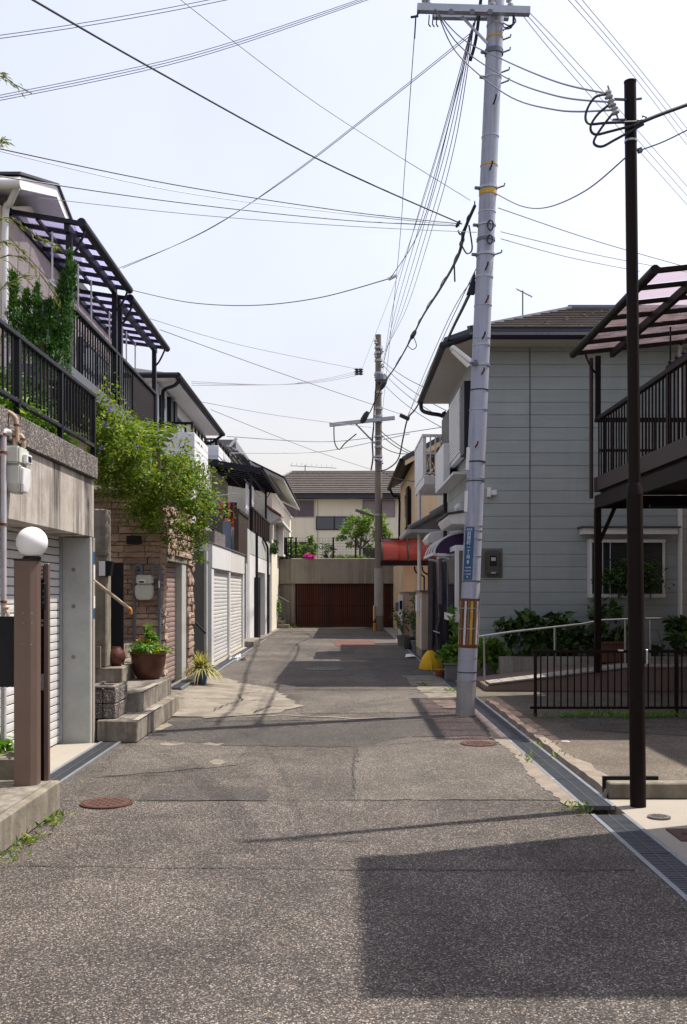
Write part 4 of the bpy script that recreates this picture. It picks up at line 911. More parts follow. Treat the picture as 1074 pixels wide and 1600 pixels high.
# ================================================================== FAR END: concrete garage, gate, terrace, house
fg = thing('end_garage', 'weathered concrete garage with red slatted gate closing the street', 'garage', (0, 42.3, 0))
build('parapet', MB().box(-2.22, 2.9, 41.95, 42.6, 1.85, 2.92), concrete_far, fg, bevel=.02)
build('pier', MB().box(-2.22, -2.06, 42.2, 42.7, 0, 1.85), concrete_far, fg, bevel=.01)
build('pier', MB().box(2.1, 2.9, 42.2, 42.7, 0, 1.85), concrete_far, fg)
build('wing_wall', MB().box(-4.2, -2.23, 42.35, 42.8, 0, 1.83), concrete_far, fg); build('wing_parapet', MB().box(-4.2, -2.23, 42.25, 42.8, 1.845, 2.90), concrete_far, fg)
build('interior', MB().box(-3, 3, 47, 47.1, 0, 2.5).box(-2.3, -2.22, 42.7, 47, 0, 2.5).box(2.2, 2.3, 42.7, 47, 0, 2.5), dark_in, fg)
build('floor', MB().box(-2.2, 2.2, 42.1, 47, -.3, .0), concrete_old, fg)
gate = build('gate_frame', MB().box(-2.06, 2.1, 42.22, 42.27, 1.76, 1.84).box(-2.06, 2.1, 42.22, 42.27, .03, .1).box(-2.06, 2.1, 42.22, 42.27, .9, .95), brown_dark, fg)
n = 46
for k in range(n): x = -2.05 + k*(4.14/n); piece('gate_slat', wood_red, fg, x, x + .045, 42.16, 42.205, .03, 1.84, 0)
build('lot_fill', MB().box(-12, 12, 42.9, 47.2, 2.55, 2.72).box(-12, -4.2, 42.4, 47.2, 0, 2.7).box(2.9, 12, 42.2, 47.2, 0, 2.72), soil, fg)
struct('far_terrace', MB().box(-30, 30, 47.2, 90, -.3, 2.72), soil)
t = thing('far_steps', 'little concrete steps with thin handrail at the far left', 'steps', (-2.7, 41.4, 0))
for k in range(4): piece('step', concrete_step, t, -3.0, -2.25 - k*.17, 41.0 + k*.18, 42.2, k*.15 + .001, .15 + k*.15, .01)
build('handrail', MB().tube(cat_rom([P(428, 927, 41.2), P(450, 940, 41.2), P(450, 941, 41.2)], 3), .025, 6).tube([P(446, 938, 41.2), P(446, 975, 41.2)], .025, 6), steel_dark, t)
t = thing('mesh_fence', 'black post and wire mesh fence above the end garage', 'fence', (0, 42.7, 2.9))
for px in (448, 455, 463, 521, 556): x = (px - 537)/FPX*42.9; piece('post', black_metal, t, x - .035, x + .035, 42.75, 42.82, 2.7, 3.85, 0)
mb = MB()
for k in range(8): z = 2.98 + k*.12; mb.bar((-2.4, 42.8, z), (2.6, 42.8, z), .010)
for k in range(40): x = -2.4 + k*.125; mb.bar((x, 42.8, 2.95), (x, 42.8, 3.84), .008)
build('mesh', mb, grey_pot, t)['kind'] = 'stuff'
build('bracket', MB().bar((-2.38, 42.78, 3.83), (-2.15, 42.78, 3.83), .06), black_metal, t)

hE = thing('far_house', 'long cream house with brown slate roof above the end garage', 'house', (0, 57, 2.7))
build('wall', MB().box(-6.6, 7, 56, 64, 2.72, 6.75), cream_far, hE)
for x in (-1.45, 1.15): build('wall_seam', MB().box(x - .02, x + .02, 55.985, 56, 2.8, 6.7), M('seam_grey', (.3, .27, .22), .8), hE)
build('eave', MB().box(-5.2, 7, 55.3, 64.6, 6.72, 6.96), M('dark_fascia', (.03, .033, .05), .5), hE)
build('roof', MB().add([(-5.3, 55.2, 6.965), (7.2, 55.2, 6.965), (7.2, 60.0, 8.72), (-3.1, 60.0, 8.72), (-5.3, 64.8, 6.965), (7.2, 64.8, 6.965)], [(0,1,2,3), (0,3,4), (3,2,5,4), (1,5,2), (0,4,5,1)]), roof_far, hE)
def courses(parent, a, b, c, d, n, mat, h=.02):                   # a-b eave line, d-c ridge line: overlapping slate courses
    a, b, c, d = map(Vector, (a, b, c, d)); nrm = (b - a).cross(d - a).normalized(); mb = MB()
    for k in range(n):
        t0, t1 = k/n, (k + 1)/n; p0, p1, p2, p3 = a.lerp(d, t0), b.lerp(c, t0), b.lerp(c, t1), a.lerp(d, t1)
        m = max(2, int((p1 - p0).length / .9)); off = (k % 2) * .5 / m
        mb.add([p0 + nrm*h, p1 + nrm*h, p2 + nrm*h*.15, p3 + nrm*h*.15, p0, p1], [(0,1,2,3), (0,4,5,1)])
        for j in range(m):
            u = (j + off)/m + .001
            if 0 < u < 1: q0, q1 = p0.lerp(p1, u), p3.lerp(p2, u); mb.bar(q0 + nrm*h*.9, q1 + nrm*h*.25, .018, .012, up=nrm)
    return build('slate_courses', mb, mat, parent, kind='stuff')
courses(hE, (-5.3, 55.2, 6.965), (7.2, 55.2, 6.965), (7.2, 60, 8.72), (-3.1, 60, 8.72), 12, roof_far, .05)
build('ridge_cap', MB().bar((-3.2, 60, 8.76), (7.2, 60, 8.76), .2, .08).bar((-5.3, 55.25, 7.0), (-3.15, 59.95, 8.76), .15, .08), M('pale_ridge', (.3, .3, .33), .7), hE)
def E(px, py): p = P(px, py, 56); return p.x, p.z
for (x0, y0, x1, y1), fm, gmm, mul in (((436, 782, 491, 808), shade_mauve, M('mauve_pane', (.10, .075, .10), .3), 1), ((494, 807, 552, 828), navy_metal, glass_blue, 1), ((567, 782, 617, 808), shade_mauve, M('pale_blind', (.24, .2, .24), .4), 1), ((455, 847, 490, 874), brown_dark, dark_in, 0), ((567, 856, 600, 874), brown_dark, dark_in, 0)):
    (xa, za), (xb, zb) = E(x0, y1), E(x1, y0); window_y(hE, 56, xa, xb, max(za, 2.75), zb, fm, gmm, .08, mul)
t = thing('roof_antenna', 'thin television antenna on the far slate roof', 'antenna', (-2.6, 60, 8.8))
p = P(477, 738, 60); build('mast', MB().tube([p, p + Vector((0, 0, .45))], .03, 6), steel_dark, t)
mb = MB().bar(p + Vector((-.9, 0, .4)), p + Vector((1.9, 0, .25)), .03)
for k in range(9): q = p + Vector((-.8 + .3*k, 0, .4 - .016*k)); mb.bar(q + Vector((0, -.5, 0)), q + Vector((0, .5, .25)), .02)
build('boom', mb, steel_dark, t)
hH = thing('back_house', 'sliver of brown roofed house beyond the far house', 'house', (-8, 74, 2))
build('wall', MB().box(-14, -6.2, 74, 82, 2.7, 8), cream_far, hH); build('roof', MB().prism([(-14, 73.5, 8.0), (-5.5, 73.5, 8.0), (-6.5, 73.5, 9.9), (-14, 73.5, 9.9)], (0, 9, 0)), roof_far, hH)

# terrace planting
def trunk(parent, pts, r0, r1, mat=bark): pts = cat_rom(pts, 5); n = len(pts); return build('trunk', MB().tube(pts, [r0 + (r1-r0)*i/(n-1) for i in range(n)], 8), mat, parent, smooth=True)
t = thing('garden_tree', 'bright green round crowned tree on the far terrace', 'tree', (.75, 44, 2.72))
tr = trunk(t, [(.75, 44, 2.7), (.73, 44, 3.3), (.8, 44, 3.9), (.85, 44, 4.3)], .06, .03)
for e in ((.2, 44.1, 4.2), (1.5, 43.9, 4.2), (.5, 43.8, 4.7), (1.2, 44.2, 4.8)): build('limb', MB().tube(cat_rom([(.74, 44, 3.4), ((.74+e[0])/2, 44, 3.75), e], 5), [.03]*6 + [.015]*5, 6), bark, tr)
cp = [blob(c, r, n) for c, r, n in (((.45, 44, 4.35), (.62, .6, .5), 1300), ((1.25, 44, 4.5), (.68, .6, .55), 1600), ((.85, 44, 4.85), (.5, .5, .3), 600), ((1.85, 44, 4.1), (.3, .4, .42), 320), ((-.05, 44, 4.0), (.25, .4, .35), 260), ((.5, 44, 3.65), (.4, .4, .25), 260), ((1.1, 44, 3.7), (.55, .5, .22), 260))]
leaves('crown', np.vstack(cp), .115, leaf_tree, t, .45, .5)
def shrub(label, c, r, n, size, mat, name='shrub', cat='shrub', zb=None, aspect=.5, group=None, stems=4, up=.3):
    t = thing(name, label, cat, (c[0], c[1], zb if zb is not None else c[2] - r[2]), group)
    leaves('foliage', blob(c, r, n), size, mat, t, aspect, up)
    zb = zb if zb is not None else c[2] - r[2]
    for k in range(stems):
        a = random.uniform(0, 6.28); build('stem', MB().tube(cat_rom([(c[0] + .1*r[0]*math.cos(a), c[1] + .1*r[1]*math.sin(a), zb), (c[0] + .3*r[0]*math.cos(a), c[1] + .3*r[1]*math.sin(a), (zb + c[2])/2), (c[0] + .7*r[0]*math.cos(a), c[1] + .7*r[1]*math.sin(a), c[2] + .4*r[2])], 4), .006 + .004*r[2], 5), twig_m, t)
    return t
shrub('leafy green shrub behind black fence posts above far garage', (-1.75, 43.2, 3.25), (.6, .3, .4), 700, .14, leaf_tree, zb=2.72)
shrub('tall sprig of yellow green leaves above the magenta flowers', (-1.35, 43.2, 3.5), (.25, .2, .4), 220, .14, leaf_fresh, zb=2.72)
shrub('thin reddish green bush left of the tree on the terrace', (-.65, 43.2, 3.2), (.35, .25, .55), 320, .12, leaf_dark, zb=2.72)
shrub('low green ground bush along the terrace parapet', (.15, 43.1, 2.95), (.9, .25, .2), 500, .12, leaf_tree, zb=2.72)
shrub('green hedge corner by the black fence posts', (-2.6, 43.1, 3.3), (.4, .3, .6), 500, .14, leaf_tree, zb=2.72)
t = thing('flower_clump', 'magenta flowers spilling over the concrete parapet', 'flowers', (-1.42, 41.95, 2.75)); leaves('petals', blob((-1.42, 42.0, 2.97), (.28, .12, .1), 260), .10, petal_mag, t, .8, .2)
shrub('dark fern trailing at the end of the brown balcony screen', (-2.68, 37.2, 3.3), (.2, .5, .4), 300, .12, leaf_dark, zb=2.9)
shrub('weedy plant growing beside the far little steps', (-2.75, 40.9, 1.0), (.15, .2, .5), 130, .10, leaf_fresh, zb=0)

# ================================================================== GREY SIDED HOUSE (right)
hI = thing('grey_house', 'grey green sided two storey house with brown hip roof', 'house', (5.5, 19.5, 0))
build('wall', MB().box(2.37, 9, 17.43, 22.2, .3, 5.8), siding_base, hI)
build('foundation', MB().box(2.33, 9.02, 17.38, 22.25, 0, .38), concrete, hI)
for k in range(25):
    z0 = .39 + k*.2215; z1 = min(z0 + .2165, 5.80)
    for x0, x1 in ((2.355, 3.252), (3.268, 6.29), (6.31, 9.0)): piece('siding_board', siding_grey, hI, x0, x1, 17.40, 17.43, z0, z1, .005)
    piece('siding_board', siding_grey, hI, 2.345, 2.37, 17.44, 19.8, z0, z1, .005); piece('siding_board', siding_grey, hI, 2.345, 2.37, 19.81, 22.19, z0, z1, .005)
build('joint_strip', MB().box(3.252, 3.268, 17.394, 17.43, .4, 5.75), grey_pot, hI)
build('corner_trim', MB().box(2.335, 2.36, 17.385, 17.44, .38, 5.8), concrete_pier, hI)
ev = [(2.15, 16.88), (9.5, 16.88), (9.5, 22.7), (1.77, 22.7), (1.77, 17.5)]
build('fascia', MB().prism([(x, y, 5.80) for x, y in ev], (0, 0, .17)), M('navy_fascia', (.038, .042, .062), .5, .1, 3, .05), hI)
build('soffit', MB().prism([(x + (.03 if x < 5 else -.03), y + (.03 if y < 20 else -.03), 5.785) for x, y in ev], (0, 0, .012)), soffit_m, hI)
rv = [(x, y, 5.975) for x, y in ev] + [(4.5, 19.75, 7.12), (7.4, 19.75, 7.12)]
build('roof', MB().add(rv, [(0,1,6,5), (1,2,6), (2,3,5,6), (3,4,5), (4,0,5), (0,4,3,2,1)]), roof_brown, hI)
courses(hI, (2.15, 16.88, 5.98), (9.5, 16.88, 5.98), (7.4, 19.75, 7.125), (4.5, 19.75, 7.125), 11, roof_brown, .03)
build('hip_cap', MB().bar((2.15, 16.9, 6.0), (4.5, 19.75, 7.15), .12, .05).bar((4.45, 19.75, 7.15), (7.4, 19.75, 7.15), .14, .06), M('hip_metal', (.15, .16, .2), .5), hI)
build('gutter', MB().tube([(1.74, 17.48, 5.84), (1.74, 22.72, 5.84)], .06, 8).tube([(1.74, 17.48, 5.84), (2.13, 16.85, 5.84), (9.5, 16.85, 5.84)], .06, 8), navy_metal, hI, smooth=True)
build('downpipe', MB().tube(cat_rom([(1.76, 22.6, 5.82), (1.78, 22.55, 5.62), (1.95, 22.4, 5.52), (2.2, 22.3, 5.45), (2.27, 22.25, 5.3), (2.27, 22.25, 3.0), (2.27, 22.25, .1)], 5), .045, 8), navy_metal, hI, smooth=True)
sh = build('shutter_frame', MB().box(2.19, 2.30, 18.55, 20.55, 4.05, 5.35), white_paint, hI, bevel=.01)
for k in range(22): piece('louvre', white_paint, hI, 2.165, 2.20, 18.65, 20.45, 4.13 + k*.053, 4.168 + k*.053, 0)
build('shutter_rail', MB().box(2.17, 2.3, 17.9, 18.5, 4.0, 5.3), navy_metal, hI)
build('shutter_case', MB().box(2.18, 2.345, 20.65, 22.1, 4.3, 5.3), brown_metal, hI)
build('window_box', MB().box(2.05, 2.18, 20.4, 22.2, 3.75, 4.55).box(2.05, 2.34, 18.6, 22.2, 3.70, 3.75), white_paint, hI)
# lean-to eaves, awning and bay window on the street side
build('porch_eave', MB().prism([(2.345, 17.9, 2.72), (1.95, 17.9, 2.72), (1.88, 17.9, 2.84), (1.90, 17.9, 2.90), (2.345, 17.9, 2.96)], (0, 1.9, 0)), white_paint, hI, bevel=.01)
build('porch_roof', MB().prism([(2.345, 17.85, 2.965), (1.85, 17.85, 2.90), (1.85, 17.85, 2.925), (2.345, 17.85, 3.0)], (0, 2.0, 0)), roof_dark, hI)
build('vent_cap', MB().lathe((2.26, 19.3, 3.12), [(.10, 0), (.09, .06), (.05, .1), (.01, .11)], 14, axis=(-1, 0, 0)), white_paint, hI, smooth=True)
bw = build('bay_window', MB().box(2.02, 2.34, 18.0, 20.6, .95, 2.35), white_paint, hI, bevel=.01)
for y0, y1 in ((18.08, 19.25), (19.35, 20.52)): build('pane', MB().box(2.012, 2.02, y0, y1, 1.1, 2.25), glass_blue, bw)
build('pane', MB().box(2.09, 2.30, 17.992, 18.0, 1.1, 2.25), glass, bw)
build('bay_shutter', MB().box(1.98, 2.06, 20.65, 22.0, .7, 2.2), shade_mauve, hI)
aw = thing('arched_awning', 'arched violet awning over the grey house side door', 'awning', (2.1, 20.5, 2.3))
prof = [(2.34 - .62*math.sin(a), 2.22 + .42*math.cos(a)) for a in [k*math.pi/2/8 for k in range(9)]]
mb = MB()
for k in range(8): (x0, z0), (x1, z1) = prof[k], prof[k+1]; mb.add([(x0, 18.9, z0), (x1, 18.9, z1), (x1, 20.9, z1), (x0, 20.9, z0)], [(0,1,2,3)])
build('sheet', mb, clear_sheet, aw, smooth=True)
build('end_sheet', MB().prism([(2.34, 18.92, 2.22)] + [(x, 18.92, z) for x, z in prof[:-1]] + [(1.74, 18.92, 2.24)], (0, .006, 0)), violet_sheet, aw)
for y in (18.9, 19.55, 20.2, 20.88): build('rib', MB().tube([(x, y, z) for x, z in prof], .022, 6), white_paint, aw, smooth=True)
build('front_bar', MB().bar((1.72, 18.85, 2.22), (1.72, 20.95, 2.22), .06, .05), white_paint, aw); build('tie_bar', MB().bar((2.34, 18.9, 2.20), (1.72, 18.9, 2.20), .04), white_paint, aw)
for y in (18.95, 20.85): build('bracket', MB().tube(cat_rom([(1.78, y, 2.18), (2.05, y, 2.12), (2.25, y, 1.95), (2.33, y, 1.75)], 4), .022, 6), white_paint, aw, smooth=True)
# front wall fittings
t = thing('electric_meter', 'taupe electric meter box on the grey siding', 'electric meter', (2.6, 17.35, 1.8))
build('case', MB().box(2.47, 2.73, 17.27, 17.398, 1.79, 2.22), meter_dark, t, bevel=.03, segs=3); build('window', MB().box(2.54, 2.66, 17.262, 17.27, 1.95, 2.13), black_metal, t, bevel=.003)
build('dial', MB().box(2.56, 2.64, 17.258, 17.262, 2.04, 2.10), grey_pipe, t); build('badge', MB().box(2.56, 2.64, 17.262, 17.27, 1.82, 1.845), steel, t); build('back_plate', MB().box(2.40, 2.78, 17.388, 17.399, 1.75, 2.26), grey_pot, t)
t = thing('wall_sensor', 'small white sensor light on grey siding beside pole', 'light', (2.6, 17.3, 3.2)); build('base', MB().box(2.5, 2.57, 17.3, 17.398, 3.15, 3.32), offwhite, t, bevel=.01); build('head', MB().box(2.57, 2.66, 17.25, 17.36, 3.18, 3.27), white_paint, t, bevel=.01)
win = thing('grille_window', 'white framed barred window with hood on the grey house', 'window', (4.8, 17.38, 1.4))
build('frame', MB().box(4.26, 5.6, 17.33, 17.398, 1.40, 2.42), white_paint, win); build('pane', MB().box(4.33, 5.55, 17.322, 17.33, 1.47, 2.36), glass, win)
build('hood', MB().box(4.12, 5.75, 17.12, 17.398, 2.50, 2.60), white_paint, win); build('hood_roof', MB().box(4.08, 5.8, 17.08, 17.398, 2.602, 2.63), roof_dark, win)
for k in range(3): build('grille_bar', MB().bar((4.36 + k*.13, 17.24, 1.44), (4.36 + k*.13, 17.24, 2.40), .009), white_paint, win)
build('grille_rail', MB().box(4.28, 5.58, 17.23, 17.25, 1.42, 1.46).box(4.28, 5.58, 17.23, 17.25, 2.36, 2.40).box(4.26, 4.30, 17.22, 17.33, 1.4, 2.42), white_paint, win)
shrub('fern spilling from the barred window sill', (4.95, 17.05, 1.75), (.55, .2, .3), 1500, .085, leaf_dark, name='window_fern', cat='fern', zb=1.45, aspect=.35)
build('grey_downpipe', MB().tube([(5.86, 17.33, .3), (5.86, 17.33, 5.8)], .04, 8), white_paint, label='white downpipe at the right of the grey siding', cat='downpipe', smooth=True)
t = thing('roof_antenna', 'television antenna on a mast above the grey house roof', 'antenna', (3.5, 19.2, 6.6))
p = P(817, 492, 19.2); build('mast', MB().tube([(p.x, p.y, 6.5), p + Vector((0, 0, .47))], .014, 6), steel_dark, t); mb = MB().bar(p + Vector((-.12, 0, .5)), p + Vector((.2, .1, .38)), .014)
for k in range(6): q = p + Vector((-.11 + .055*k, .02*k, .49 - .02*k)); mb.bar(q + Vector((0, -.12, -.06)), q + Vector((0, .12, .06)), .008)
build('boom', mb, steel_dark, t)

# ------------------------------------------------------------------ ramp, handrail, planting in front of the grey house
struct('entrance_ramp', MB().prism([(2.15, 15.0, 0), (5.2, 15.0, 0), (9, 15.0, 0), (9, 15.0, .38), (4.4, 15.0, .36), (2.15, 15.0, .09)], (0, 1.5, 0)), M('ramp_tile', (.17, .125, .105), .8, .15, 3, .2, 40), bevel=.01)
t = thing('ramp_paving', 'pale paving slabs along the ramp edge behind brown fence', 'paving', (3.5, 15, .1))
for k in range(11):
    x0 = 2.2 + k*.2; z = .1 + (x0 - 2.15)*.12; build('slab', MB().prism([(x0, 14.97, z), (x0 + .19, 14.97, z + .023), (x0 + .19, 14.97, z + .045), (x0, 14.97, z + .022)], (0, .5, 0)), concrete, t)
for k in range(12): build('slab', MB().box(4.42 + k*.3, 4.71 + k*.3, 14.97, 15.47, .362, .385), concrete, t)
t = thing('ramp_handrail', 'stainless sloping handrail on posts along the ramp', 'handrail', (3.4, 15.6, .1))
hr = [P(745, 995, 15.6), P(800, 987, 15.6), P(910, 975, 15.6), P(940, 969, 15.6), P(1003, 967, 15.6)]
build('rail', MB().tube(hr, .016, 10), stainless, t, smooth=True)
for px, zt in ((757, 993), (867, 980), (977, 968)): p = P(px, zt, 15.6); build('post', MB().tube([(p.x, p.y, .09 + max(0, (p.x - 2.15))*.1), p], .017, 8), stainless, t, smooth=True)
t = thing('short_handrail', 'short stainless handrail behind the dark pole', 'handrail', (4.9, 15.7, .3)); build('rail', MB().tube([P(1008, 967, 15.8), P(1047, 967, 15.8)], .02, 8), stainless, t); build('post', MB().tube([P(1016, 967, 15.8), P(1016, 1043, 15.8)], .017, 8), stainless, t)
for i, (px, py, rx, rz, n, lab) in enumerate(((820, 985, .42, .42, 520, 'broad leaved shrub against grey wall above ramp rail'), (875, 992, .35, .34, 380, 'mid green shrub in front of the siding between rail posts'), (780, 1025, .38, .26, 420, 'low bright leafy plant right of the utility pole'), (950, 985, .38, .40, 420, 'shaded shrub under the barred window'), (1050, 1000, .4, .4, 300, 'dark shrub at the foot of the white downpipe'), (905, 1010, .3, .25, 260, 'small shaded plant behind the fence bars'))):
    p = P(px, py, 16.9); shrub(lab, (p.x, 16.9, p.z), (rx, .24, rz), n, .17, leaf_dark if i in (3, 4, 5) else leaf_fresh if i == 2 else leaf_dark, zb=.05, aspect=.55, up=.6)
t = thing('planter_box', 'terracotta brown planter box behind the fence', 'planter', (4.35, 16.2, .3)); build('box', MB().box(4.15, 4.62, 16.0, 16.25, .36, .66), terracotta, t, bevel=.01); build('rim', MB().box(4.13, 4.64, 15.98, 16.27, .66, .69), terracotta, t)
build('low_ledge', MB().box(2.6, 9, 16.55, 16.7, 0, .42), concrete, label='low grey concrete ledge behind the ramp planting', cat='ledge')

# brown bar fence
t = thing('driveway_fence', 'dark brown bar fence across the parking ground', 'fence', (3.6, 12, 0))
build('top_rail', MB().box(2.28, 5.6, 11.98, 12.02, .765, .80), brown_dark, t); build('bottom_rail', MB().box(2.25, 5.6, 11.985, 12.015, .09, .12), brown_dark, t)
for k in range(40): x = 2.37 + k*.081; piece('bar', brown_dark, t, x, x + .016, 11.992, 12.008, .12, .765, 0)
for x in (2.295, 4.0, 5.5): piece('post', brown_dark, t, x, x + .035, 11.982, 12.018, 0, .765, 0)
build('clip', MB().box(3.31, 3.37, 11.975, 12.025, .79, .805), white_paint, t)
spr = [(x, 11.9 + random.uniform(-.12, .15), .0) for x in np.linspace(2.4, 4.6, 60)]
mbl = blob((3.3, 11.9, .04), (1.0, .14, .05), 900); mbl[:, 2] = np.abs(mbl[:, 2] - .03)
leaves('weeds', mbl, .06, leaf_fresh, None, .18, -1.2, kind='stuff', label='low grass strip along the foot of the brown fence', cat='grass')

# ================================================================== BROWN BALCONY HOUSE (right edge)
hJ = thing('brown_house', 'house at right edge behind the dark brown balcony', 'house', (7, 12, 0))
build('wall', MB().box(6.1, 10.5, 8.6, 16.2, .0, 5.9), beige, hJ); build('roof', MB().add([(5.82, 8.3, 5.95), (10.9, 8.3, 5.95), (10.9, 16.5, 5.95), (5.82, 16.5, 5.95), (8.4, 10.8, 7.0), (8.4, 13.8, 7.0)], [(0,1,4), (1,2,5,4), (2,3,5), (3,0,4,5), (0,3,2,1)]), roof_brown, hJ)
window_x(hJ, 6.1, 10.5, 12.5, .3, 2.3, brown_dark, glass, s=-1); window_x(hJ, 6.1, 11, 13.5, 3.3, 5.2, brown_dark, glass, s=-1)
bj = thing('steel_balcony', 'dark brown steel balcony with vertical bars on the right', 'balcony', (4.5, 12.5, 0))
build('skirt_beam', MB().box(3.76, 3.84, 10.7, 14.95, 3.0, 3.21), brown_metal, bj); build('lower_beam', MB().box(3.765, 3.835, 10.7, 14.93, 2.75, 2.94), brown_dark, bj)
build('skirt_beam', MB().box(3.84, 6.09, 14.87, 14.95, 3.0, 3.21), brown_metal, bj); build('lower_beam', MB().box(3.835, 6.09, 14.86, 14.93, 2.75, 2.94), brown_dark, bj); build('lower_beam', MB().box(3.835, 6.09, 10.7, 10.78, 2.75, 2.94), brown_dark, bj)
build('deck', MB().box(3.84, 6.09, 10.7, 14.87, 2.95, 3.0), brown_dark, bj)
build('top_rail', MB().box(3.765, 3.835, 10.7, 14.95, 4.045, 4.11), brown_dark, bj, bevel=.008); build('top_rail', MB().box(3.835, 6.09, 14.88, 14.94, 4.045, 4.11), brown_dark, bj)
build('mid_rail', MB().box(3.84, 6.09, 14.89, 14.92, 3.60, 3.64), brown_dark, bj)
for k in range(31): y = 10.75 + k*.135; piece('bar', brown_dark, bj, 3.79, 3.81, y, y + .016, 3.21, 4.045, 0)
for k in range(12): x = 3.9 + k*.125; piece('bar', brown_dark, bj, x, x + .02, 14.9, 14.92, 3.21, 4.045, 0)
for y in (11.6, 13.2): piece('post', brown_dark, bj, 3.78, 3.82, y, y + .05, 3.21, 4.045, 0)
build('column', MB().box(3.755, 3.845, 14.84, 14.93, .3, 2.75), brown_dark, bj); build('column', MB().box(5.2, 5.29, 14.84, 14.93, .3, 2.75), brown_dark, bj)
build('brace', MB().bar((3.8, 14.86, 2.2), (4.05, 14.86, 2.76), .05), brown_dark, bj)
build('drain_pipe', MB().tube([(3.71, 14.9, 5.0), (3.71, 14.9, 2.9)], .03, 8), brown_metal, bj, smooth=True)
build('under_pipe', MB().tube(cat_rom([(4.0, 13, 2.62), (5.0, 13, 2.62), (5.2, 13, 2.55), (5.2, 13, 2.0)], 5), .03, 8), black_metal, bj, smooth=True)
c4, q4 = canopy('pink glazed terrace canopy with brown frame on the right', 3.46, 6.05, 5.08, 5.36, 11.1, 14.95, 6, brown_dark, pink_sheet)
cposts(c4, q4, 3.8, (14.86,), 4.11, brown_dark, -1); hanger(c4, 4.5, 12.9, 13.7, 5.15, 4.62, black_metal)
build('post', MB().box(3.95, 4.02, 11.08, 11.15, 3.0, 5.05), brown_dark, c4)
# neighbouring stair block just outside the frame, which shades the foreground
hK = thing('stair_block', 'plain rendered stair block just right of the frame', 'house', (5, 5.8, 0))
build('wall', MB().box(3.02, 8, 4.82, 6.72, 0, 5.75), offwhite, hK, bevel=.01); build('roof', MB().box(2.98, 8.05, 4.79, 6.75, 5.755, 6.0), roof_dark, hK)
build('door', MB().box(2.98, 3.02, 5.3, 6.2, 0, 2.0), brown_metal, hK); window_x(hK, 3.02, 5.4, 6.1, 3.4, 4.5, steel, glass, s=-1)

# ================================================================== DARK STEEL POLE
dp = thing('steel_pole', 'slim dark brown steel pole with insulators at right', 'pole', (2.06, 6.96, 0))
def dpx(z): return 2.06 - .011*z
build('lower_shaft', MB().tube([(dpx(0), 6.96, 0), (dpx(2.18), 6.96, 2.18)], .055, 24), brown_dark, dp, smooth=True)
build('collar', MB().tube([(dpx(2.18), 6.96, 2.18), (dpx(2.22), 6.96, 2.23), (dpx(2.26), 6.96, 2.26)], [.057, .05, .042], 24), brown_dark, dp, smooth=True)
build('upper_shaft', MB().tube([(dpx(2.2), 6.96, 2.2), (dpx(5.06), 6.96, 5.06)], .041, 24), brown_dark, dp, smooth=True)
build('cap', MB().lathe((dpx(5.06), 6.96, 5.06), [(.043, 0), (.043, .012), (.02, .02)], 20), brown_dark, dp)
build('band', MB().lathe((dpx(4.65), 6.96, 4.645), [(.044, 0), (.044, .014)], 20), steel, dp); build('plate', MB().box(2.105, 2.12, 6.925, 6.955, 1.0, 1.1), steel, dp, bevel=.003)
ins = [P(952, 147, 6.9), P(957, 160, 6.9), P(962, 172, 6.9)]
def insulator(parent, c, r=.03, h=.06, mat=porcelain): build('insulator', MB().lathe(Vector(c) - Vector((0, 0, h/2)), [(r*.5, 0), (r, h*.1), (r, h*.22), (r*.5, h*.36), (r*.5, h*.5), (r*.9, h*.6), (r*.9, h*.72), (r*.45, h*.85), (r*.2, h)], 14, axis=(-.25, 0, 1)), mat, parent, smooth=True)
for p in ins: insulator(dp, p)
build('insulator_rod', MB().tube([P(950, 134, 6.9), P(966, 186, 6.9)], .006, 6), steel_dark, dp); build('bracket', MB().bar(P(960, 155, 6.9), P(982, 156, 6.95), .014).bar(P(958, 187, 6.9), P(984, 187, 6.95), .012), steel_dark, dp)
build('hook', MB().tube(cat_rom([P(996, 187, 6.9), P(1006, 188, 6.9), P(1010, 184, 6.9), P(1006, 181, 6.9), P(1004, 183, 6.9)], 4), .006, 6).bar(P(995, 155, 6.9), P(1003, 154, 6.9), .012), steel_dark, dp)
build('stay_clamp', MB().bar(P(997, 236, 6.9), P(1003, 234, 6.9), .03), steel_dark, dp)
for p, q1_, e in ((ins[0], [P(930, 152, 6.9), P(916, 176, 6.9), P(920, 193, 6.9), P(950, 192, 6.9)], P(1004, 190, 6.9)), (ins[1], [P(935, 178, 6.9), P(923, 198, 6.9), P(930, 210, 6.9), P(955, 205, 6.9)], P(1004, 192, 6.9)), (ins[2], [P(940, 200, 6.9), P(928, 222, 6.9), P(940, 229, 6.9), P(962, 218, 6.9)], P(1006, 194, 6.9))):
    wire('', [p] + q1_ + [e], .009, cable, name='jumper_loop', parent=dp)

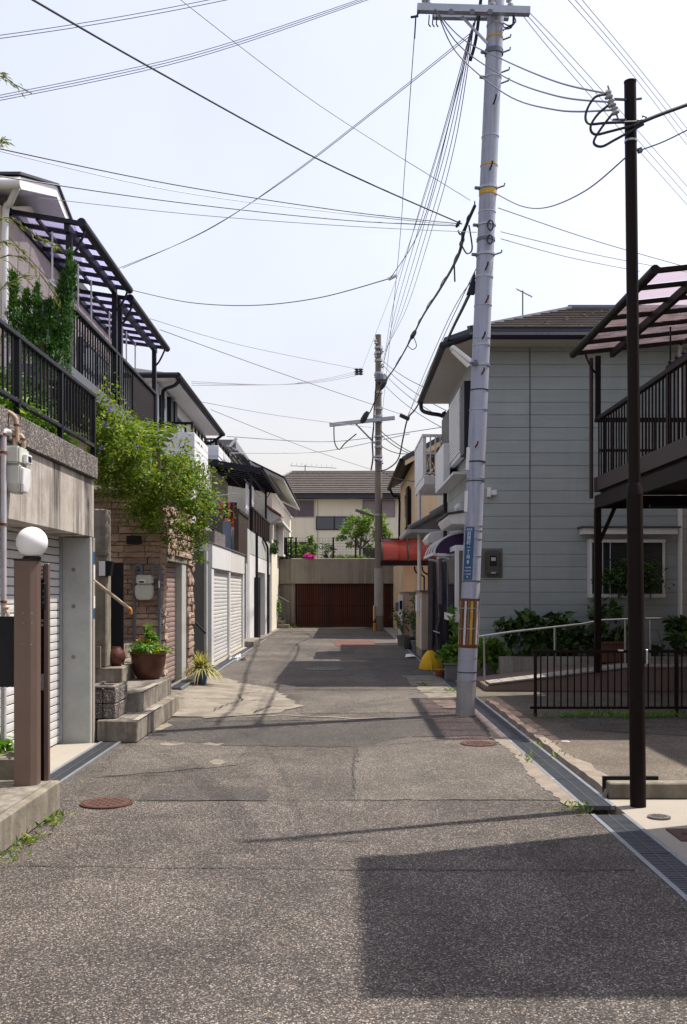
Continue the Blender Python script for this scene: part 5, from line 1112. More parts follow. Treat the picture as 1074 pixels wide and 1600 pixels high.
# ================================================================== UTILITY POLE 1 (near, leaning, grey painted)
u1 = thing('utility_pole', 'tall pale grey utility pole leaning beside the right gutter', 'utility pole', (1.49, 12.15, 0))
def ax(z): return Vector((1.485 + .0435*z, 12.15, z))
def rad(z): return .113 - .0016*z
def seg(z0, z1, n=8): return [ax(z0 + (z1-z0)*k/n) for k in range(n+1)], [rad(z0 + (z1-z0)*k/n) for k in range(n+1)]
a, r_ = seg(-.02, .42); build('base_shaft', MB().tube(a, [x + .004 for x in r_], 32), pole_concrete, u1, smooth=True)
a, r_ = seg(.42, .83); build('sleeve', MB().tube(a, [x + .005 for x in r_], 32), M('pole_sleeve', (.33, .34, .41), .6, .1, 4, .1, 40, streak=.3), u1, smooth=True)
a, r_ = seg(.83, 10.2, 20); build('shaft', MB().tube(a, r_, 32), pole_paint, u1, smooth=True)
a, r_ = seg(.82, 1.42); gd = build('guard_sleeve', MB().tube(a, [x + .006 for x in r_], 32), rust, u1, smooth=True)
for ang, m, w in ((-122, white_strip, .024), (-150, grey_pot, .016), (-176, yellow_paint, .02), (-85, yellow_paint, .032), (-45, white_strip, .03), (-103, grey_pot, .018), (-62, grey_pot, .02), (-12, white_strip, .02), (20, yellow_paint, .03), (60, white_strip, .03)):
    c0, c1_ = ax(.86), ax(1.39); dd = Vector((math.cos(R(ang)), math.sin(R(ang)), 0)); build('guard_strip', MB().bar(c0 + dd*(rad(.86) + .007), c1_ + dd*(rad(1.39) + .007), w, .009, up=dd), m, gd)
for z in (1.3, 1.05): c = ax(z); build('guard_wire', MB().lathe(c, [(rad(z) + .012, 0), (rad(z) + .014, .004), (rad(z) + .012, .008)], 28), steel, gd)
def zp(py): return 1.5 + (925 - py)*.00781
for py, m, h, e in ((1063, steel, .015, .006), (1050, cable, .012, .008), (1028, steel, .012, .007), (908, cable, .012, .005), (869, steel, .012, .004), (830, steel_dark, .008, .004), (843, steel_dark, .006, .004), (822, steel, .01, .005), (752, cable, .012, .006), (748, steel, .012, .005), (722, cable, .018, .007), (641, steel, .014, .006), (610, cable, .014, .006), (571, steel, .03, .01), (540, steel, .022, .006), (529, steel, .012, .005), (478, steel, .012, .005), (433, steel, .03, .006), (398, steel, .03, .014), (375, steel_dark, .04, .01), (352, steel, .025, .012), (332, steel, .014, .005), (302, yellow_paint, .055, .006), (294, steel, .03, .012), (259, yellow_paint, .02, .005), (214, steel, .016, .006), (121, steel, .035, .006), (82, steel_dark, .06, .014), (60, yellow_paint, .02, .005), (40, steel, .02, .006)):
    z = zp(py); c = ax(z); build('band', MB().lathe(c - Vector((0, 0, h/2)), [(rad(z) + .001, 0), (rad(z) + e, .001), (rad(z) + e, h - .001), (rad(z) + .001, h)], 28), m, u1)
for py, dx, m in ((700, -.3, rust), (587, .1, rust), (532, 0, cable), (476, .2, rust), (425, 0, cable), (270, 0, cable), (168, .1, cable)):
    z = zp(py); c = ax(z) + Vector((dx*.1, -rad(z), 0)); build('step_bolt', MB().tube([c, c + Vector((.01, -.12, .02)), c + Vector((.012, -.13, .05))], .011, 8), m, u1)
for py in (62, 113, 130, 294, 398, 82): z = zp(py); c = ax(z) + Vector((rad(z), 0, 0)); build('side_bolt', MB().tube([c, c + Vector((.09, -.03, .02)), c + Vector((.095, -.03, .05))], .010, 8), steel_dark, u1)
for py in (82, 294, 352, 398, 121): z = zp(py); c = ax(z) - Vector((rad(z), 0, 0)); build('clamp_ear', MB().bar(c, c + Vector((-.06, -.02, 0)), .03), steel_dark, u1)
for z, r0 in ((zp(358), .05), (zp(380), .045)):
    c = ax(z) + Vector((.03, -rad(z) - .03, 0)); build('cable_coil', MB().tube([c + Vector((r0*.7*math.cos(k*.5), -.01*math.sin(k), r0*1.2*math.sin(k*.5))) for k in range(27)], .009, 6), cable, u1, smooth=True)
p = ax(zp(440)); build('splice_cover', MB().prism([(p.x - .20, 12.2, p.z - .12), (p.x - .10, 12.2, p.z - .12), (p.x - .10, 12.2, p.z + .14), (p.x - .14, 12.2, p.z + .06)], (0, .1, 0)), navy_metal, u1)
for py0, py1 in ((735, 700), (800, 768)): build('cable_cover', MB().bar(ax(zp(py0)) + Vector((-rad(3), -.05, 0)), ax(zp(py1)) + Vector((-rad(3), -.05, 0)), .03, .04), white_paint, u1)
# crossarm
za = zp(17); build('crossarm', MB().bar(P(652, 13, 12.0), P(828, 18, 12.0), .085), steel, u1); build('crossarm', MB().bar(P(676, 24, 12.28), P(795, 26, 12.28), .075), steel, u1)
build('arm_brace', MB().bar(P(722, 26, 12.05), P(762, 68, 12.05), .025), steel, u1)
for px in (705, 738, 766): build('arm_plate', MB().lathe(P(px, 19, 11.95), [(.035, 0), (.035, .012)], 12, axis=(0, -1, 0)), steel_dark, u1)
for px, py in ((666, 3), (671, 2), (770, 2), (798, 3)): insulator(u1, P(px, py, 12.0), .04, .12)
build('dead_end', MB().tube([P(655, 20, 12.0), P(650, 26, 12.0), P(648, 60, 12.0)], .01, 6).bar(P(642, 27, 12), P(654, 25, 12), .02), cable, u1)
for k in range(3): build('drop_tail', MB().tube([P(671 + 6*k, 24, 12), P(670 + 6*k, 38, 12), P(673 + 6*k, 42, 12)], .008, 6), cable, u1)
for k in range(3): wire('', [P(802, 24, 12.0), P(806 - 3*k, 34 + 4*k, 12.0), P(796 - 4*k, 40 + 3*k, 12.0), P(787, 36 + 6*k, 12.1)], .008, cable, name='jumper_loop', parent=u1)

# street lamp on the pole
t = thing('street_lamp', 'white fluorescent street lamp tube clamped to near pole', 'street lamp', (1.5, 12, 4.3))
a, b = P(705, 542, 11.95), P(735, 566, 12.0); build('housing', MB().bar(a, b, .09, .06), white_paint, t, bevel=.012, segs=2); build('tube', MB().tube([a + Vector((.02, 0, -.045)), b + Vector((-.02, 0, -.045))], .028, 10), globe_m, t, smooth=True)
build('arm', MB().tube([b, P(741, 570, 12.05)], .018, 8), steel, t); build('clip', MB().box(1.57, 1.61, 12.0, 12.06, 4.24, 4.30), steel_dark, t)

# address sign (blue plate wrapped on the pole) with lettering
sgn = thing('address_sign', 'blue vertical address sign with white lettering on near pole', 'sign', (1.55, 12.0, 1.6))
def on_pole(px_off, z):  # angle offset on the shaft's near-left side
    c = ax(z); return c + Vector((math.sin(R(px_off))*(rad(z) + .006), -math.cos(R(px_off))*(rad(z) + .006), 0))
mb = MB(); nz_, na = 10, 8; z0, z1 = zp(906), zp(824)
for j in range(nz_ + 1):
    for i in range(na + 1): mb.v.append(tuple(on_pole(-62 + 62*i/na, z0 + (z1-z0)*j/nz_)))
for j in range(nz_):
    for i in range(na): q = j*(na+1)+i; mb.f.append((q, q+1, q+na+2, q+na+1))
plate = build('plate', mb, sign_blue, sgn, smooth=True)
def text_on(parent, body, cz, size, ang=-31, wmax=None):
    cu = bpy.data.curves.new('txt', 'FONT'); cu.body = body; cu.size = size; cu.align_x = 'CENTER'; cu.align_y = 'CENTER'; cu.resolution_u = 2
    ob = bpy.data.objects.new('txt', cu); col.objects.link(ob); bpy.context.view_layer.update()
    me = bpy.data.meshes.new_from_object(ob.evaluated_get(bpy.context.evaluated_depsgraph_get())); bpy.data.objects.remove(ob); bpy.data.curves.remove(cu)
    if not me.vertices: return
    xs = [v.co.x for v in me.vertices]; s = 1.0
    if wmax and max(xs) - min(xs) > wmax: s = wmax/(max(xs) - min(xs))
    c = ax(cz); rr = rad(cz) + .0085; cc = Vector((c.x, c.y, cz - .003))
    for v in me.vertices:
        th = R(ang) + v.co.x*s/rr; z = cz + v.co.y; ce = ax(z); v.co = Vector((ce.x + math.sin(th)*rr, ce.y - math.cos(th)*rr, z)) - cc
    me.materials.append(sign_white); o = _place('lettering', me, cc, parent); return o
for body, py, size, wm in (('豊中市', 828.5, .036, .075), ('前', 834.5, .056, None), ('原', 841.5, .056, None), ('町', 848.8, .056, None), ('一', 856.2, .05, None), ('丁', 863, .052, None), ('目', 870.7, .052, None), ('8', 878.6, .062, None), ('Toyonaka', 886.8, .026, .082), ('Maehara', 892, .026, .082), ('1-chome', 897, .026, .082), ('8', 901.8, .036, None)):
    text_on(sgn, body, zp(py), size, -31, wm)

# ================================================================== UTILITY POLE 2 (far)
u2 = thing('utility_pole', 'brown grey concrete utility pole at the end of the street', 'utility pole', (1.38, 38.9, 0))
def zq(py): return 1.5 + (925 - py)*38.9/FPX
build('shaft', MB().tube([(1.38, 38.9, zq(895)), (1.36, 38.9, 11.55)], [.155, .115], 24), pole_old, u2, smooth=True)
build('sleeve', MB().tube([(1.38, 38.9, zq(962)), (1.38, 38.9, zq(888))], .182, 24), pole_concrete, u2, smooth=True); build('base_shaft', MB().tube([(1.38, 38.9, -.02), (1.38, 38.9, zq(962))], .18, 24), pole_old, u2, smooth=True)
for py in (545, 553, 565, 585, 590, 615, 640, 652, 660, 684, 700, 715, 720, 806, 910): build('band', MB().lathe((1.37, 38.9, zq(py)), [(.16, 0), (.16, .08)], 16), steel if py != 910 else cable, u2)
for k, py in enumerate((535, 548, 556, 572, 588, 592, 716, 722)): insulator(u2, (1.37 + (.14 if k % 2 else -.1), 38.75, zq(py)), .07, .2)
build('crossarm', MB().bar(P(515, 664, 38.6), P(617, 653, 38.6), .14), steel, u2); build('arm_brace', MB().bar(P(555, 661, 38.6), P(586, 693, 38.7), .05), steel_dark, u2)
build('transformer', MB().lathe(P(596, 598, 38.6), [(.2, 0), (.26, .1), (.2, .3)], 12), steel_dark, u2)
build('riser_cable', MB().tube(cat_rom([P(584, 668, 38.7), P(582, 690, 38.7), P(583, 715, 38.7), P(580, 735, 38.7)], 6), .035, 6), cable, u2, smooth=True); build('riser_cable', MB().tube(cat_rom([P(588, 600, 38.7), P(585, 640, 38.7), P(584, 668, 38.7)], 6), .03, 6), cable, u2, smooth=True)
wire('', [P(522, 664, 38.6), P(523, 690, 38.6), P(530, 702, 38.6), P(540, 692, 38.6), P(557, 678, 38.6)], .025, cable, name='jumper_loop', parent=u2)
build('sign_plate', MB().box(1.16, 1.19, 38.6, 38.75, zq(970), zq(946)), white_paint, u2)
build('guard', MB().tube([(1.2, 38.7, 0), (1.2, 38.7, .95)], .05, 8), yellow_paint, u2); build('guard_mark', MB().tube([(1.2, 38.7, .3), (1.2, 38.7, .45)], .053, 8), cable, u2)
t = thing('street_lamp', 'slim grey street lamp arm on the far pole', 'street lamp', (1, 38.7, 4.5)); build('housing', MB().bar(P(556, 797, 38.5), P(584, 806, 38.7), .12, .1), grey_pot, t, bevel=.02)
t = thing('line_splitter', 'pair of dark insulators hanging left of the far pole', 'insulator', (.6, 38.5, 10))
for px in (558, 564): build('insulator', MB().lathe(P(px, 586, 38.5), [(.05, 0), (.11, .04), (.05, .09), (.11, .13), (.05, .18), (.11, .22), (.04, .27)], 10), steel_dark, t)

# ================================================================== WIRES
T1 = [P(742, 40, 12.2)]
wire('thick dark cable slanting from top left down to the near pole', [P(-60, -66, 6.0), P(231, 103, 8.6), P(510, 255, 11), P(722, 350, 13)], .011, cable)
for k in range(2): wire('%s thin wire of the pair crossing the top left corner' % ('lower', 'upper')[k], [P(-30, 64 - 5*k, 9), P(400, -10 - 6*k, 9.5)], .004, cable_grey, .03, 'pair of wires in top left corner')
for k in range(3): wire('%s wire of the triple rising from left edge to top centre' % ('lowest', 'middle', 'highest')[k], [P(-30, 163 - 4*k, 8), P(300, 92 - 4*k, 8.6), P(600, -9 - 2.5*k, 9)], .0035, cable_grey, 0, 'triple wires top left')
wire('faint thin wire falling from top centre to the near pole', [P(270, -10, 9), P(500, 165, 10.8), P(735, 313, 12.2)], .005, cable_pale)
for k in range(2): wire('%s of the twin wires from left canopy up to crossarm' % ('upper', 'lower')[k], [P(186 + 6*k, 419, 17.4), P(320, 362 - k, 16), P(450, 276 + 2*k, 14.8), P(600, 160 + 3*k, 13.3), P(735, 52 + 4*k, 12.2)], .006, cable_grey if k else cable_pale, 0, 'twin wires to crossarm')
wire('dark wire from upper left edge to near pole splice', [P(-30, 226, 9), P(270, 288, 10.5), P(540, 330, 12), P(722, 350, 13)], .008, cable)
wire('faint grey wire just below the dark one at upper left', [P(-30, 229, 9), P(270, 298, 10.5), P(540, 334, 12), P(718, 352, 13)], .005, cable_pale)
wire('dark wire from left edge above cream house gable to splice', [P(-30, 271, 9), P(270, 315, 10.5), P(540, 344, 12), P(718, 353, 13)], .008, cable_grey)
wire('pale wire from cream house gable across to near pole', [P(60, 309, 12), P(300, 335, 12), P(540, 353, 12), P(745, 363, 12.2)], .005, cable_pale)
wire('sagging service wire from the second canopy to the white splice', [P(205, 453, 17.5), P(300, 473, 18), P(400, 477, 18), P(500, 465, 17), P(610, 435, 15)], .010, cable_grey)
wire('service wire rising from the white splice to pole top', [P(610, 435, 15), P(660, 350, 13.8), P(710, 160, 12.6), P(747, 20, 12.2)], .007, cable)
t = thing('wire_splice', 'small white wire splice left of the near pole', 'splice', P(613, 433, 15)); build('sleeve', MB().tube([P(607, 436, 15), P(619, 430, 15)], .03, 8), white_paint, t)
wire('near vertical wire from left crossarm tip to far pole', [P(649, 40, 12.0), P(633, 260, 16), P(620, 430, 22), P(596, 660, 38.6)], .007, cable_grey)
wire('thin wire from crossarm down to hanging insulators', [P(747, 20, 12.2), P(640, 380, 20), P(566, 576, 38.4)], .006, cable_pale)
for k in range(5): wire('%s parallel cable from the right between the two pole tops' % ORD[k], [P(742 - 2*k, 30 + 6*k, 12.2), P(708 - 6*k + 3, 225, 15), P(673 - 7*k, 365, 19), P(632 - 5*k, 490, 27), P(598, 553 + 8*k, 38.8)], .0075, cable if k < 2 else cable_grey, 0, 'cables between the poles')
wire('thick black sheath running down beside the pole top', [P(752, -5, 12.2), P(744, 60, 12.25), P(735, 95, 12.4)], .022, cable, name='cable_sheath')
b1 = [P(742, 322, 12.3), P(726, 360, 13), P(716, 400, 14), P(690, 448, 17), P(662, 492, 21), P(645, 525, 25), P(620, 570, 30), P(600, 600, 35), P(586, 628, 38.3), P(572, 652, 38.5), P(545, 662, 38.6), P(520, 664, 38.6)]
wire('heavy black telephone cable swooping from near to far pole', b1, .022, cable, name='bundle_cable')
wire('thin lashing wire twisted round the heavy black cable', [p + Vector((.02*math.sin(i*2.1), 0, .03*math.cos(i*2.1) + .03)) for i, p in enumerate(cat_rom(b1, 4))], .008, cable_grey, name='bundle_cable')
for (px, py, Y, r, lab, loops) in ((722, 378, 13.3, .045, 'pale grey splice box on the heavy cable by near pole', [[P(722, 384, 13.3), P(730, 396, 13.3), P(738, 388, 13.3), P(733, 352, 13)], [P(710, 412, 14), P(711, 440, 14.2)]]), (646, 523, 25, .10, 'black splice with drooping loop midway along the heavy cable', [[P(646, 525, 25), P(651, 540, 25), P(645, 546, 25), P(637, 540, 25)]]),
        (599, 601, 35, .16, 'black splice box on cable just right of far pole', []), (570, 652, 38.5, .2, 'black splice box above the left arm of far pole', []), (716, 350, 12.9, .04, 'small black clamp where left wires meet near pole', [[P(728, 352, 12.9), P(720, 366, 12.9), P(716, 360, 12.9)]])):
    c = P(px, py, Y); t = thing('cable_splice', lab, 'splice box', c)
    build('closure', MB().tube([c + Vector((r*.6, 0, r*1.1)), c + Vector((r*.3, 0, r*.5)), c - Vector((r*.3, 0, r*.5)), c - Vector((r*.6, 0, r*1.1))], [r*.3, r*.55, r*.55, r*.3], 8), cable_grey if px == 722 else cable, t, smooth=True)
    for pts in loops: wire('', pts, .011, cable, name='cable_loop', parent=t)
b2 = [P(742, 442, 12.3), P(725, 478, 14), P(700, 530, 17.2), P(668, 605, 24), P(650, 638, 28), P(637, 655, 30), P(630, 685, 32), P(622, 718, 34), P(605, 733, 37), P(590, 736, 38.7)]
wire('black cable bundle passing the grey house eave to far pole', b2, .024, cable, name='bundle_cable')
for k in range(2): wire('%s thin cable above the bundle at the grey house eave' % ('upper', 'lower')[k], [P(744, 420 + 10*k, 12.3), P(720 - 4*k, 470, 14), P(694 - 5*k, 525, 17.5), P(660 - 4*k, 602, 24), P(637, 650 + 3*k, 30)], .008, cable_grey, 0, 'thin cables along the eave')
t = thing('cable_clamp', 'black clamp where cables fork left of the grey eave', 'clamp', P(636, 652, 30)); build('body', MB().bar(P(625, 648, 30), P(640, 655, 30), .12), cable, t, bevel=.02)
for (y0, y1, lab) in ((565, 600, 'highest'), (572, 625, 'second'), (583, 640, 'third'), (600, 655, 'lowest')): wire('%s of the wires from far pole towards the grey house' % lab, [P(600, y0, 38.8), P(705, y1 + 20, 23)], .014, cable_grey, .15)
# service wires from the near pole
for k in range(3): wire('%s of the three wires from crossarm to the dark pole' % ('top', 'middle', 'bottom')[k], [P(674 + 3*k, 8, 12.0), P(722 - 5*k, 60 + 10*k, 11.6), P(790, 95 + 26*k, 10.5), P(870, 128 + 22*k, 8.6), ins[k]], .009, cable_grey)
wire('sagging wire between the near pole and the dark pole', [P(776, 303, 12.1), P(815, 322, 11), P(855, 324, 9.6), P(915, 298, 8), P(978, 246, 6.96)], .007, cable_grey)
for (a_, b_, lab, m) in (((779, 325), (1090, 422), 'upper', cable_grey), ((783, 362), (1090, 428), 'middle', cable_pale), ((783, 373), (1000, 424), 'lower', cable_pale)): wire('%s of the slack service wires running right from near pole' % lab, [P(*a_, 12.15), P((a_[0]+b_[0])/2, (a_[1]+b_[1])/2 + 4, 14.5), P(*b_, 17)], .007, m)
for k in range(3): wire('%s of three wires dropping right from crossarm past dark pole' % ('left', 'middle', 'right')[k], [P(812 + 7*k, 18, 12.0), P(900 + 11*k, 124 - 2*k, 15), P(1090 + 9*k, 338 - 4*k, 22)], .007, cable_pale, 0, 'three wires right of crossarm')
for k in range(3): wire('%s of three wires crossing the top right corner' % ('left', 'middle', 'right')[k], [P(878 + 11*k, -12, 11), P(985 + 9*k, 112, 14), P(1090 + 8*k, 248 - 3*k, 18)], .006, cable_pale, 0, 'three wires in top right corner')
wire('thick black cable leaving the dark pole to the right', [P(990, 197, 6.9), P(1012, 187, 6.9), P(1040, 176, 6.9), P(1090, 158, 6.9)], .016, cable)
wire('thin stay wire from dark pole to the right edge', [P(1003, 234, 6.9), P(1040, 220, 6.9), P(1090, 195, 6.9)], .006, cable)
# wires left of the far pole
for k in range(3): wire('%s of three wires from left houses to hanging insulators' % ('top', 'middle', 'bottom')[k], [P(300, 596 + 3*k, 30), P(430, 601 - 0*k, 34), P(500, 593 + 2*k, 36), P(556, 581 + 3*k, 38.5)], .014, cable_pale, 0, 'three wires to hanging insulators')
for a_, m_, b_, lab in (((235, 498), (380, 540), (556, 576), 'pale wire from canopy end to the hanging insulators'), ((250, 515), (430, 580), (635, 650), 'grey wire crossing behind the far pole to cable fork'), ((300, 625), (440, 650), (580, 668), 'faint wire from white house roof to far crossarm'), ((355, 682), (520, 690), (715, 664), 'dark wire from pergola to the white balcony house'), ((360, 708), (500, 706), (640, 678), 'faint low wire passing behind the far pole'), ((330, 640), (480, 700), (585, 735), 'thin wire falling to the foot of the cable cluster')): wire(lab, [P(*a_, 25), P(*m_, 31), P(*b_, 38.4 if b_[0] < 640 else 22)], .012, cable_grey if 'dark' in lab or 'grey' in lab else cable_pale)
for a_, b_, lab in (((594, 672, 38.7), (655, 712, 34), 'upper drop cable from far pole to peach house'), ((596, 680, 38.7), (650, 712, 34), 'middle drop cable from far pole to peach house'), ((596, 697, 38.7), (640, 709, 34), 'lower drop cable from far pole to peach house'), ((594, 735, 38.7), (650, 752, 33.4), 'lowest drop cable reaching the peach house gable wall')): wire(lab, [P(*a_), P(*b_)], .02, cable, .1)

# ================================================================== RIGHT FAR HOUSES
hF = thing('peach_house', 'peach rendered house with dark gable roof on the right', 'house', (5, 38, 0))
build('wall', MB().prism([(2.4, 33.6, 0), (8, 33.6, 0), (8, 33.6, 6.2), (5.4, 33.6, 7.6), (2.4, 33.6, 5.95)], (0, 8.3, 0)), peach, hF)
build('roof', MB().prism([(1.95, 33.1, 5.85), (5.4, 33.1, 7.75), (8.6, 33.1, 6.1), (8.6, 33.1, 6.25), (5.4, 33.1, 7.93), (1.95, 33.1, 6.0)], (0, 9.2, 0)), roof_dark, hF)
build('verge_board', MB().prism([(2.05, 33.14, 5.72), (5.4, 33.14, 7.55), (5.4, 33.14, 7.74), (2.05, 33.14, 5.88)], (0, .05, 0)), peach, hF)
build('gutter', MB().tube([(1.92, 33.1, 5.88), (1.92, 42.3, 5.88)], .08, 8), brown_dark, hF, smooth=True); build('downpipe', MB().tube(cat_rom([(1.95, 41.6, 5.8), (2.1, 41.6, 5.5), (2.33, 41.6, 5.4), (2.33, 41.6, 4.0), (2.33, 41.6, .2)], 4), .05, 6), brown_dark, hF, smooth=True)
w = window_x(hF, 2.4, 36.4, 38.2, 3.9, 5.2, brown_dark, glass, s=-1); piece('shutter', brown_dark, hF, 2.26, 2.34, 35.2, 36.2, 3.85, 5.25, .01); piece('louvre_vent', brown_dark, hF, 2.36, 2.395, 39.8, 40.4, 1.0, 1.9, .01)
build('ground_wall', MB().box(2.1, 2.39, 33.7, 42, 0, 2.55), peach, hF); build('niche', MB().box(2.095, 2.10, 34.6, 36.0, .85, 2.2), beige, hF); build('corner_pier', MB().box(2.0, 2.42, 33.3, 33.58, 0, 2.5), peach, hF)
build('insulator_bracket', MB().bar((2.55, 33.5, 5.0), (2.55, 33.3, 5.3), .06).bar((2.4, 33.4, 5.1), (2.7, 33.4, 5.1), .05), steel_dark, hF)
rc = thing('red_canopy', 'red curved translucent carport canopy with brown frame', 'canopy', (2.7, 33, 2.4))
prof = [(32.9 - .75*math.sin(a), 2.52 + .72*math.cos(a)) for a in [k*math.pi/2/10 for k in range(11)]]
for i in range(3):
    x0 = 1.25 + i*.85; mb = MB()
    for k in range(10): (y0, z0), (y1, z1) = prof[k], prof[k+1]; mb.add([(x0 + .02, y0, z0), (x0 + .83, y0, z0), (x0 + .83, y1, z1), (x0 + .02, y1, z1)], [(0,1,2,3)])
    build('sheet', mb, red_sheet, rc, smooth=True)
for i in range(4): x0 = 1.25 + i*.85; build('rib', MB().tube([(x0, y, z + .01) for y, z in prof], .03, 6), brown_metal, rc, smooth=True)
build('front_beam', MB().box(1.2, 3.9, 32.05, 32.17, 2.35, 2.52), brown_dark, rc); build('rear_beam', MB().box(1.2, 3.9, 32.9, 33.0, 3.15, 3.27), brown_dark, rc); build('end_beam', MB().box(1.2, 1.3, 32.18, 33.0, 2.38, 2.5), brown_dark, rc)
for x in (2.75, 3.8): build('post', MB().box(x, x + .12, 32.4, 32.52, 0, 2.35), brown_dark, rc)
for x in (2.3, 2.55): build('drain_pipe', MB().tube(cat_rom([(x, 32.3, 2.33), (x + .05, 32.3, 2.15), (x + .3, 32.3, 2.0), (x + .32, 32.3, 1.8), (x + .32, 32.3, .3)], 4), .03, 6), black_metal, rc, smooth=True)
hG2 = thing('hidden_house', 'cream house glimpsed behind white balcony and grey house', 'house', (5, 25.5, 0))
build('wall', MB().box(2.72, 8, 22.9, 29, 0, 5.3), cream, hG2); build('roof', MB().prism([(2.5, 22.7, 5.32), (8.2, 22.7, 5.32), (5.3, 22.7, 6.2)], (0, 6.6, 0)), roof_dark, hG2); build('door', MB().box(2.68, 2.72, 25.5, 27, .2, 2.3), brown_metal, hG2)
wb = thing('white_balcony', 'white metal balcony with bars and lattice on thin posts', 'balcony', (2.3, 24.5, 0))
build('deck', MB().box(1.88, 2.72, 23.2, 26.0, 4.02, 4.2), white_paint, wb); build('side_panel', MB().box(1.86, 1.90, 23.25, 26.0, 4.21, 5.15), white_paint, wb); build('top_rail', MB().box(1.84, 2.72, 23.2, 23.28, 5.12, 5.18).box(1.84, 1.92, 23.28, 26.0, 5.155, 5.2), white_paint, wb); build('mid_rail', MB().box(1.9, 2.72, 23.22, 23.26, 4.72, 4.76).box(1.9, 2.72, 23.22, 23.26, 4.25, 4.29), white_paint, wb)
for k in range(8): x = 1.9 + k*.115; piece('bar', white_paint, wb, x, x + .03, 23.225, 23.255, 4.2, 5.12, 0)
mb = MB()
for k in range(-4, 7): mb.bar((1.95 + k*.12, 23.4, 4.3), (1.95 + k*.12 + .5, 23.4, 4.8), .03).bar((2.45 + k*.12 - .3, 23.42, 4.3), (2.45 + k*.12 - .8, 23.42, 4.8), .03)
mb.v = [(min(max(x, 1.95), 2.7), y, z) for x, y, z in mb.v]; build('lattice', mb, brown_metal, wb)['kind'] = 'stuff'
build('scallop_trim', MB().tube([(1.92 + k*.02, 23.22, 4.245 + .018*math.sin(k*1.1)) for k in range(40)], .012, 5), brown_metal, wb)
build('post', MB().tube([(1.92, 25.2, 0), (1.92, 25.2, 4.02)], .045, 8), white_paint, wb, smooth=True); build('post', MB().box(2.45, 2.53, 23.3, 23.38, 2.9, 4.02), white_paint, wb); build('drain', MB().tube(cat_rom([(2.15, 23.3, 4.0), (2.2, 23.3, 3.9), (2.35, 23.3, 3.88), (2.38, 23.3, 3.75), (2.38, 23.3, 2.9)], 4), .035, 6), white_paint, wb, smooth=True)
pr = thing('tiled_porch', 'small grey tiled porch roof below the white balcony', 'porch roof', (2.2, 26, 2.9))
build('roof', MB().add([(1.66, 24.6, 3.05), (1.66, 27.4, 3.05), (2.74, 27.0, 3.62), (2.74, 25.0, 3.62), (1.66, 24.6, 2.97), (1.66, 27.4, 2.97), (2.74, 27.2, 2.97), (2.74, 24.8, 2.97)], [(0,1,2,3), (0,3,7,4), (1,5,6,2), (0,4,5,1), (4,7,6,5), (3,2,6,7)]), tile_grey, pr)
for k in range(9): y = 24.75 + k*.3; build('tile_roll', MB().tube([(1.64, y, 3.07), (2.72, y*.8 + 5.2, 3.64)], .04, 6), tile_grey, pr, smooth=True)
build('hip_roll', MB().tube([(1.62, 24.58, 3.08), (2.74, 25.0, 3.68)], .07, 8), tile_grey, pr, smooth=True); build('hip_roll', MB().tube([(2.1, 23.9, 3.35), (2.72, 23.6, 3.7)], .08, 8), grey_pot, pr, smooth=True)
build('gutter', MB().tube([(1.60, 24.5, 3.0), (1.60, 27.5, 3.0)], .06, 8).tube([(1.60, 24.55, 3.0), (2.7, 24.7, 3.0)], .05, 8), grey_pipe, pr, smooth=True)
build('side_hood', MB().prism([(2.72, 22.6, 2.55), (1.95, 22.6, 2.62), (1.88, 22.6, 2.72), (1.98, 22.6, 2.86), (2.72, 22.6, 2.95)], (0, 1.2, 0)), white_paint, pr, bevel=.015)
build('post', MB().box(2.62, 2.7, 24.9, 25.0, 0, 2.97), white_paint, pr)
# gateposts
t = thing('gate_wall', 'beige rendered gatepost with mailbox before the white balcony', 'gatepost', (1.95, 22.8, 0))
build('wall', MB().box(1.74, 2.14, 22.2, 23.9, .2, 1.5), beige, t, bevel=.01); build('coping', MB().box(1.70, 2.18, 22.16, 23.94, 1.502, 1.54), grey_pot, t); build('plinth', MB().box(1.75, 2.13, 22.21, 23.89, 0, .198), concrete_old, t); build('mailbox', MB().box(1.66, 1.74, 22.6, 22.95, 1.05, 1.42), white_paint, t, bevel=.01); build('strip', MB().box(1.725, 1.74, 22.3, 22.42, .25, 1.35), white_paint, t)
t = thing('gate_wall', 'farther brownish gatepost by the potted shrubs', 'gatepost', (1.95, 29, 0))
build('wall', MB().box(1.68, 2.35, 29, 29.35, 0, 1.47), M('brown_render', (.36, .265, .2), .9, .1, 2, .2), t, bevel=.01); build('coping', MB().box(1.64, 2.4, 28.96, 29.4, 1.472, 1.51), grey_pot, t); build('pillar', MB().box(1.60, 1.72, 28.75, 28.95, 0, 1.4), white_paint, t); build('device', MB().box(1.62, 1.70, 28.74, 28.75, 1.0, 1.25), black_metal, t); build('mailbox', MB().box(1.5, 1.6, 28.8, 28.9, .95, 1.2), steel_dark, t)
for (x, y, h, lab) in ((1.66, 27.8, .7, 'spiky potted shrub before the farther gatepost'), (1.95, 26.9, .75, 'leggy potted shrub right of the white post'), (1.85, 24.6, 1.1, 'thin leafy climber on the white balcony post')):
    t = thing('potted_shrub', lab, 'potted plant', (x, y, 0)); build('pot', MB().lathe((x, y, 0), [(.13, 0), (.18, .26), (.19, .26), (.19, .3), (.16, .3)], 16), grey_pot, t, smooth=True)
    ps = []; 
    for k in range(7):
        e = Vector((x + random.uniform(-.28, .28), y + random.uniform(-.25, .25), .3 + h*random.uniform(.5, 1.1))); st = Vector((x, y, .28)); build('stem', MB().tube([st, st.lerp(e, .5) + Vector((0, 0, .08)), e], .008, 5), twig_m, t); ps += [st.lerp(e, random.uniform(.3, 1)) + Vector(rng.normal(size=3))*.03 for _ in range(26)]
    leaves('foliage', ps, .09, leaf_dark, t, .5, .2)
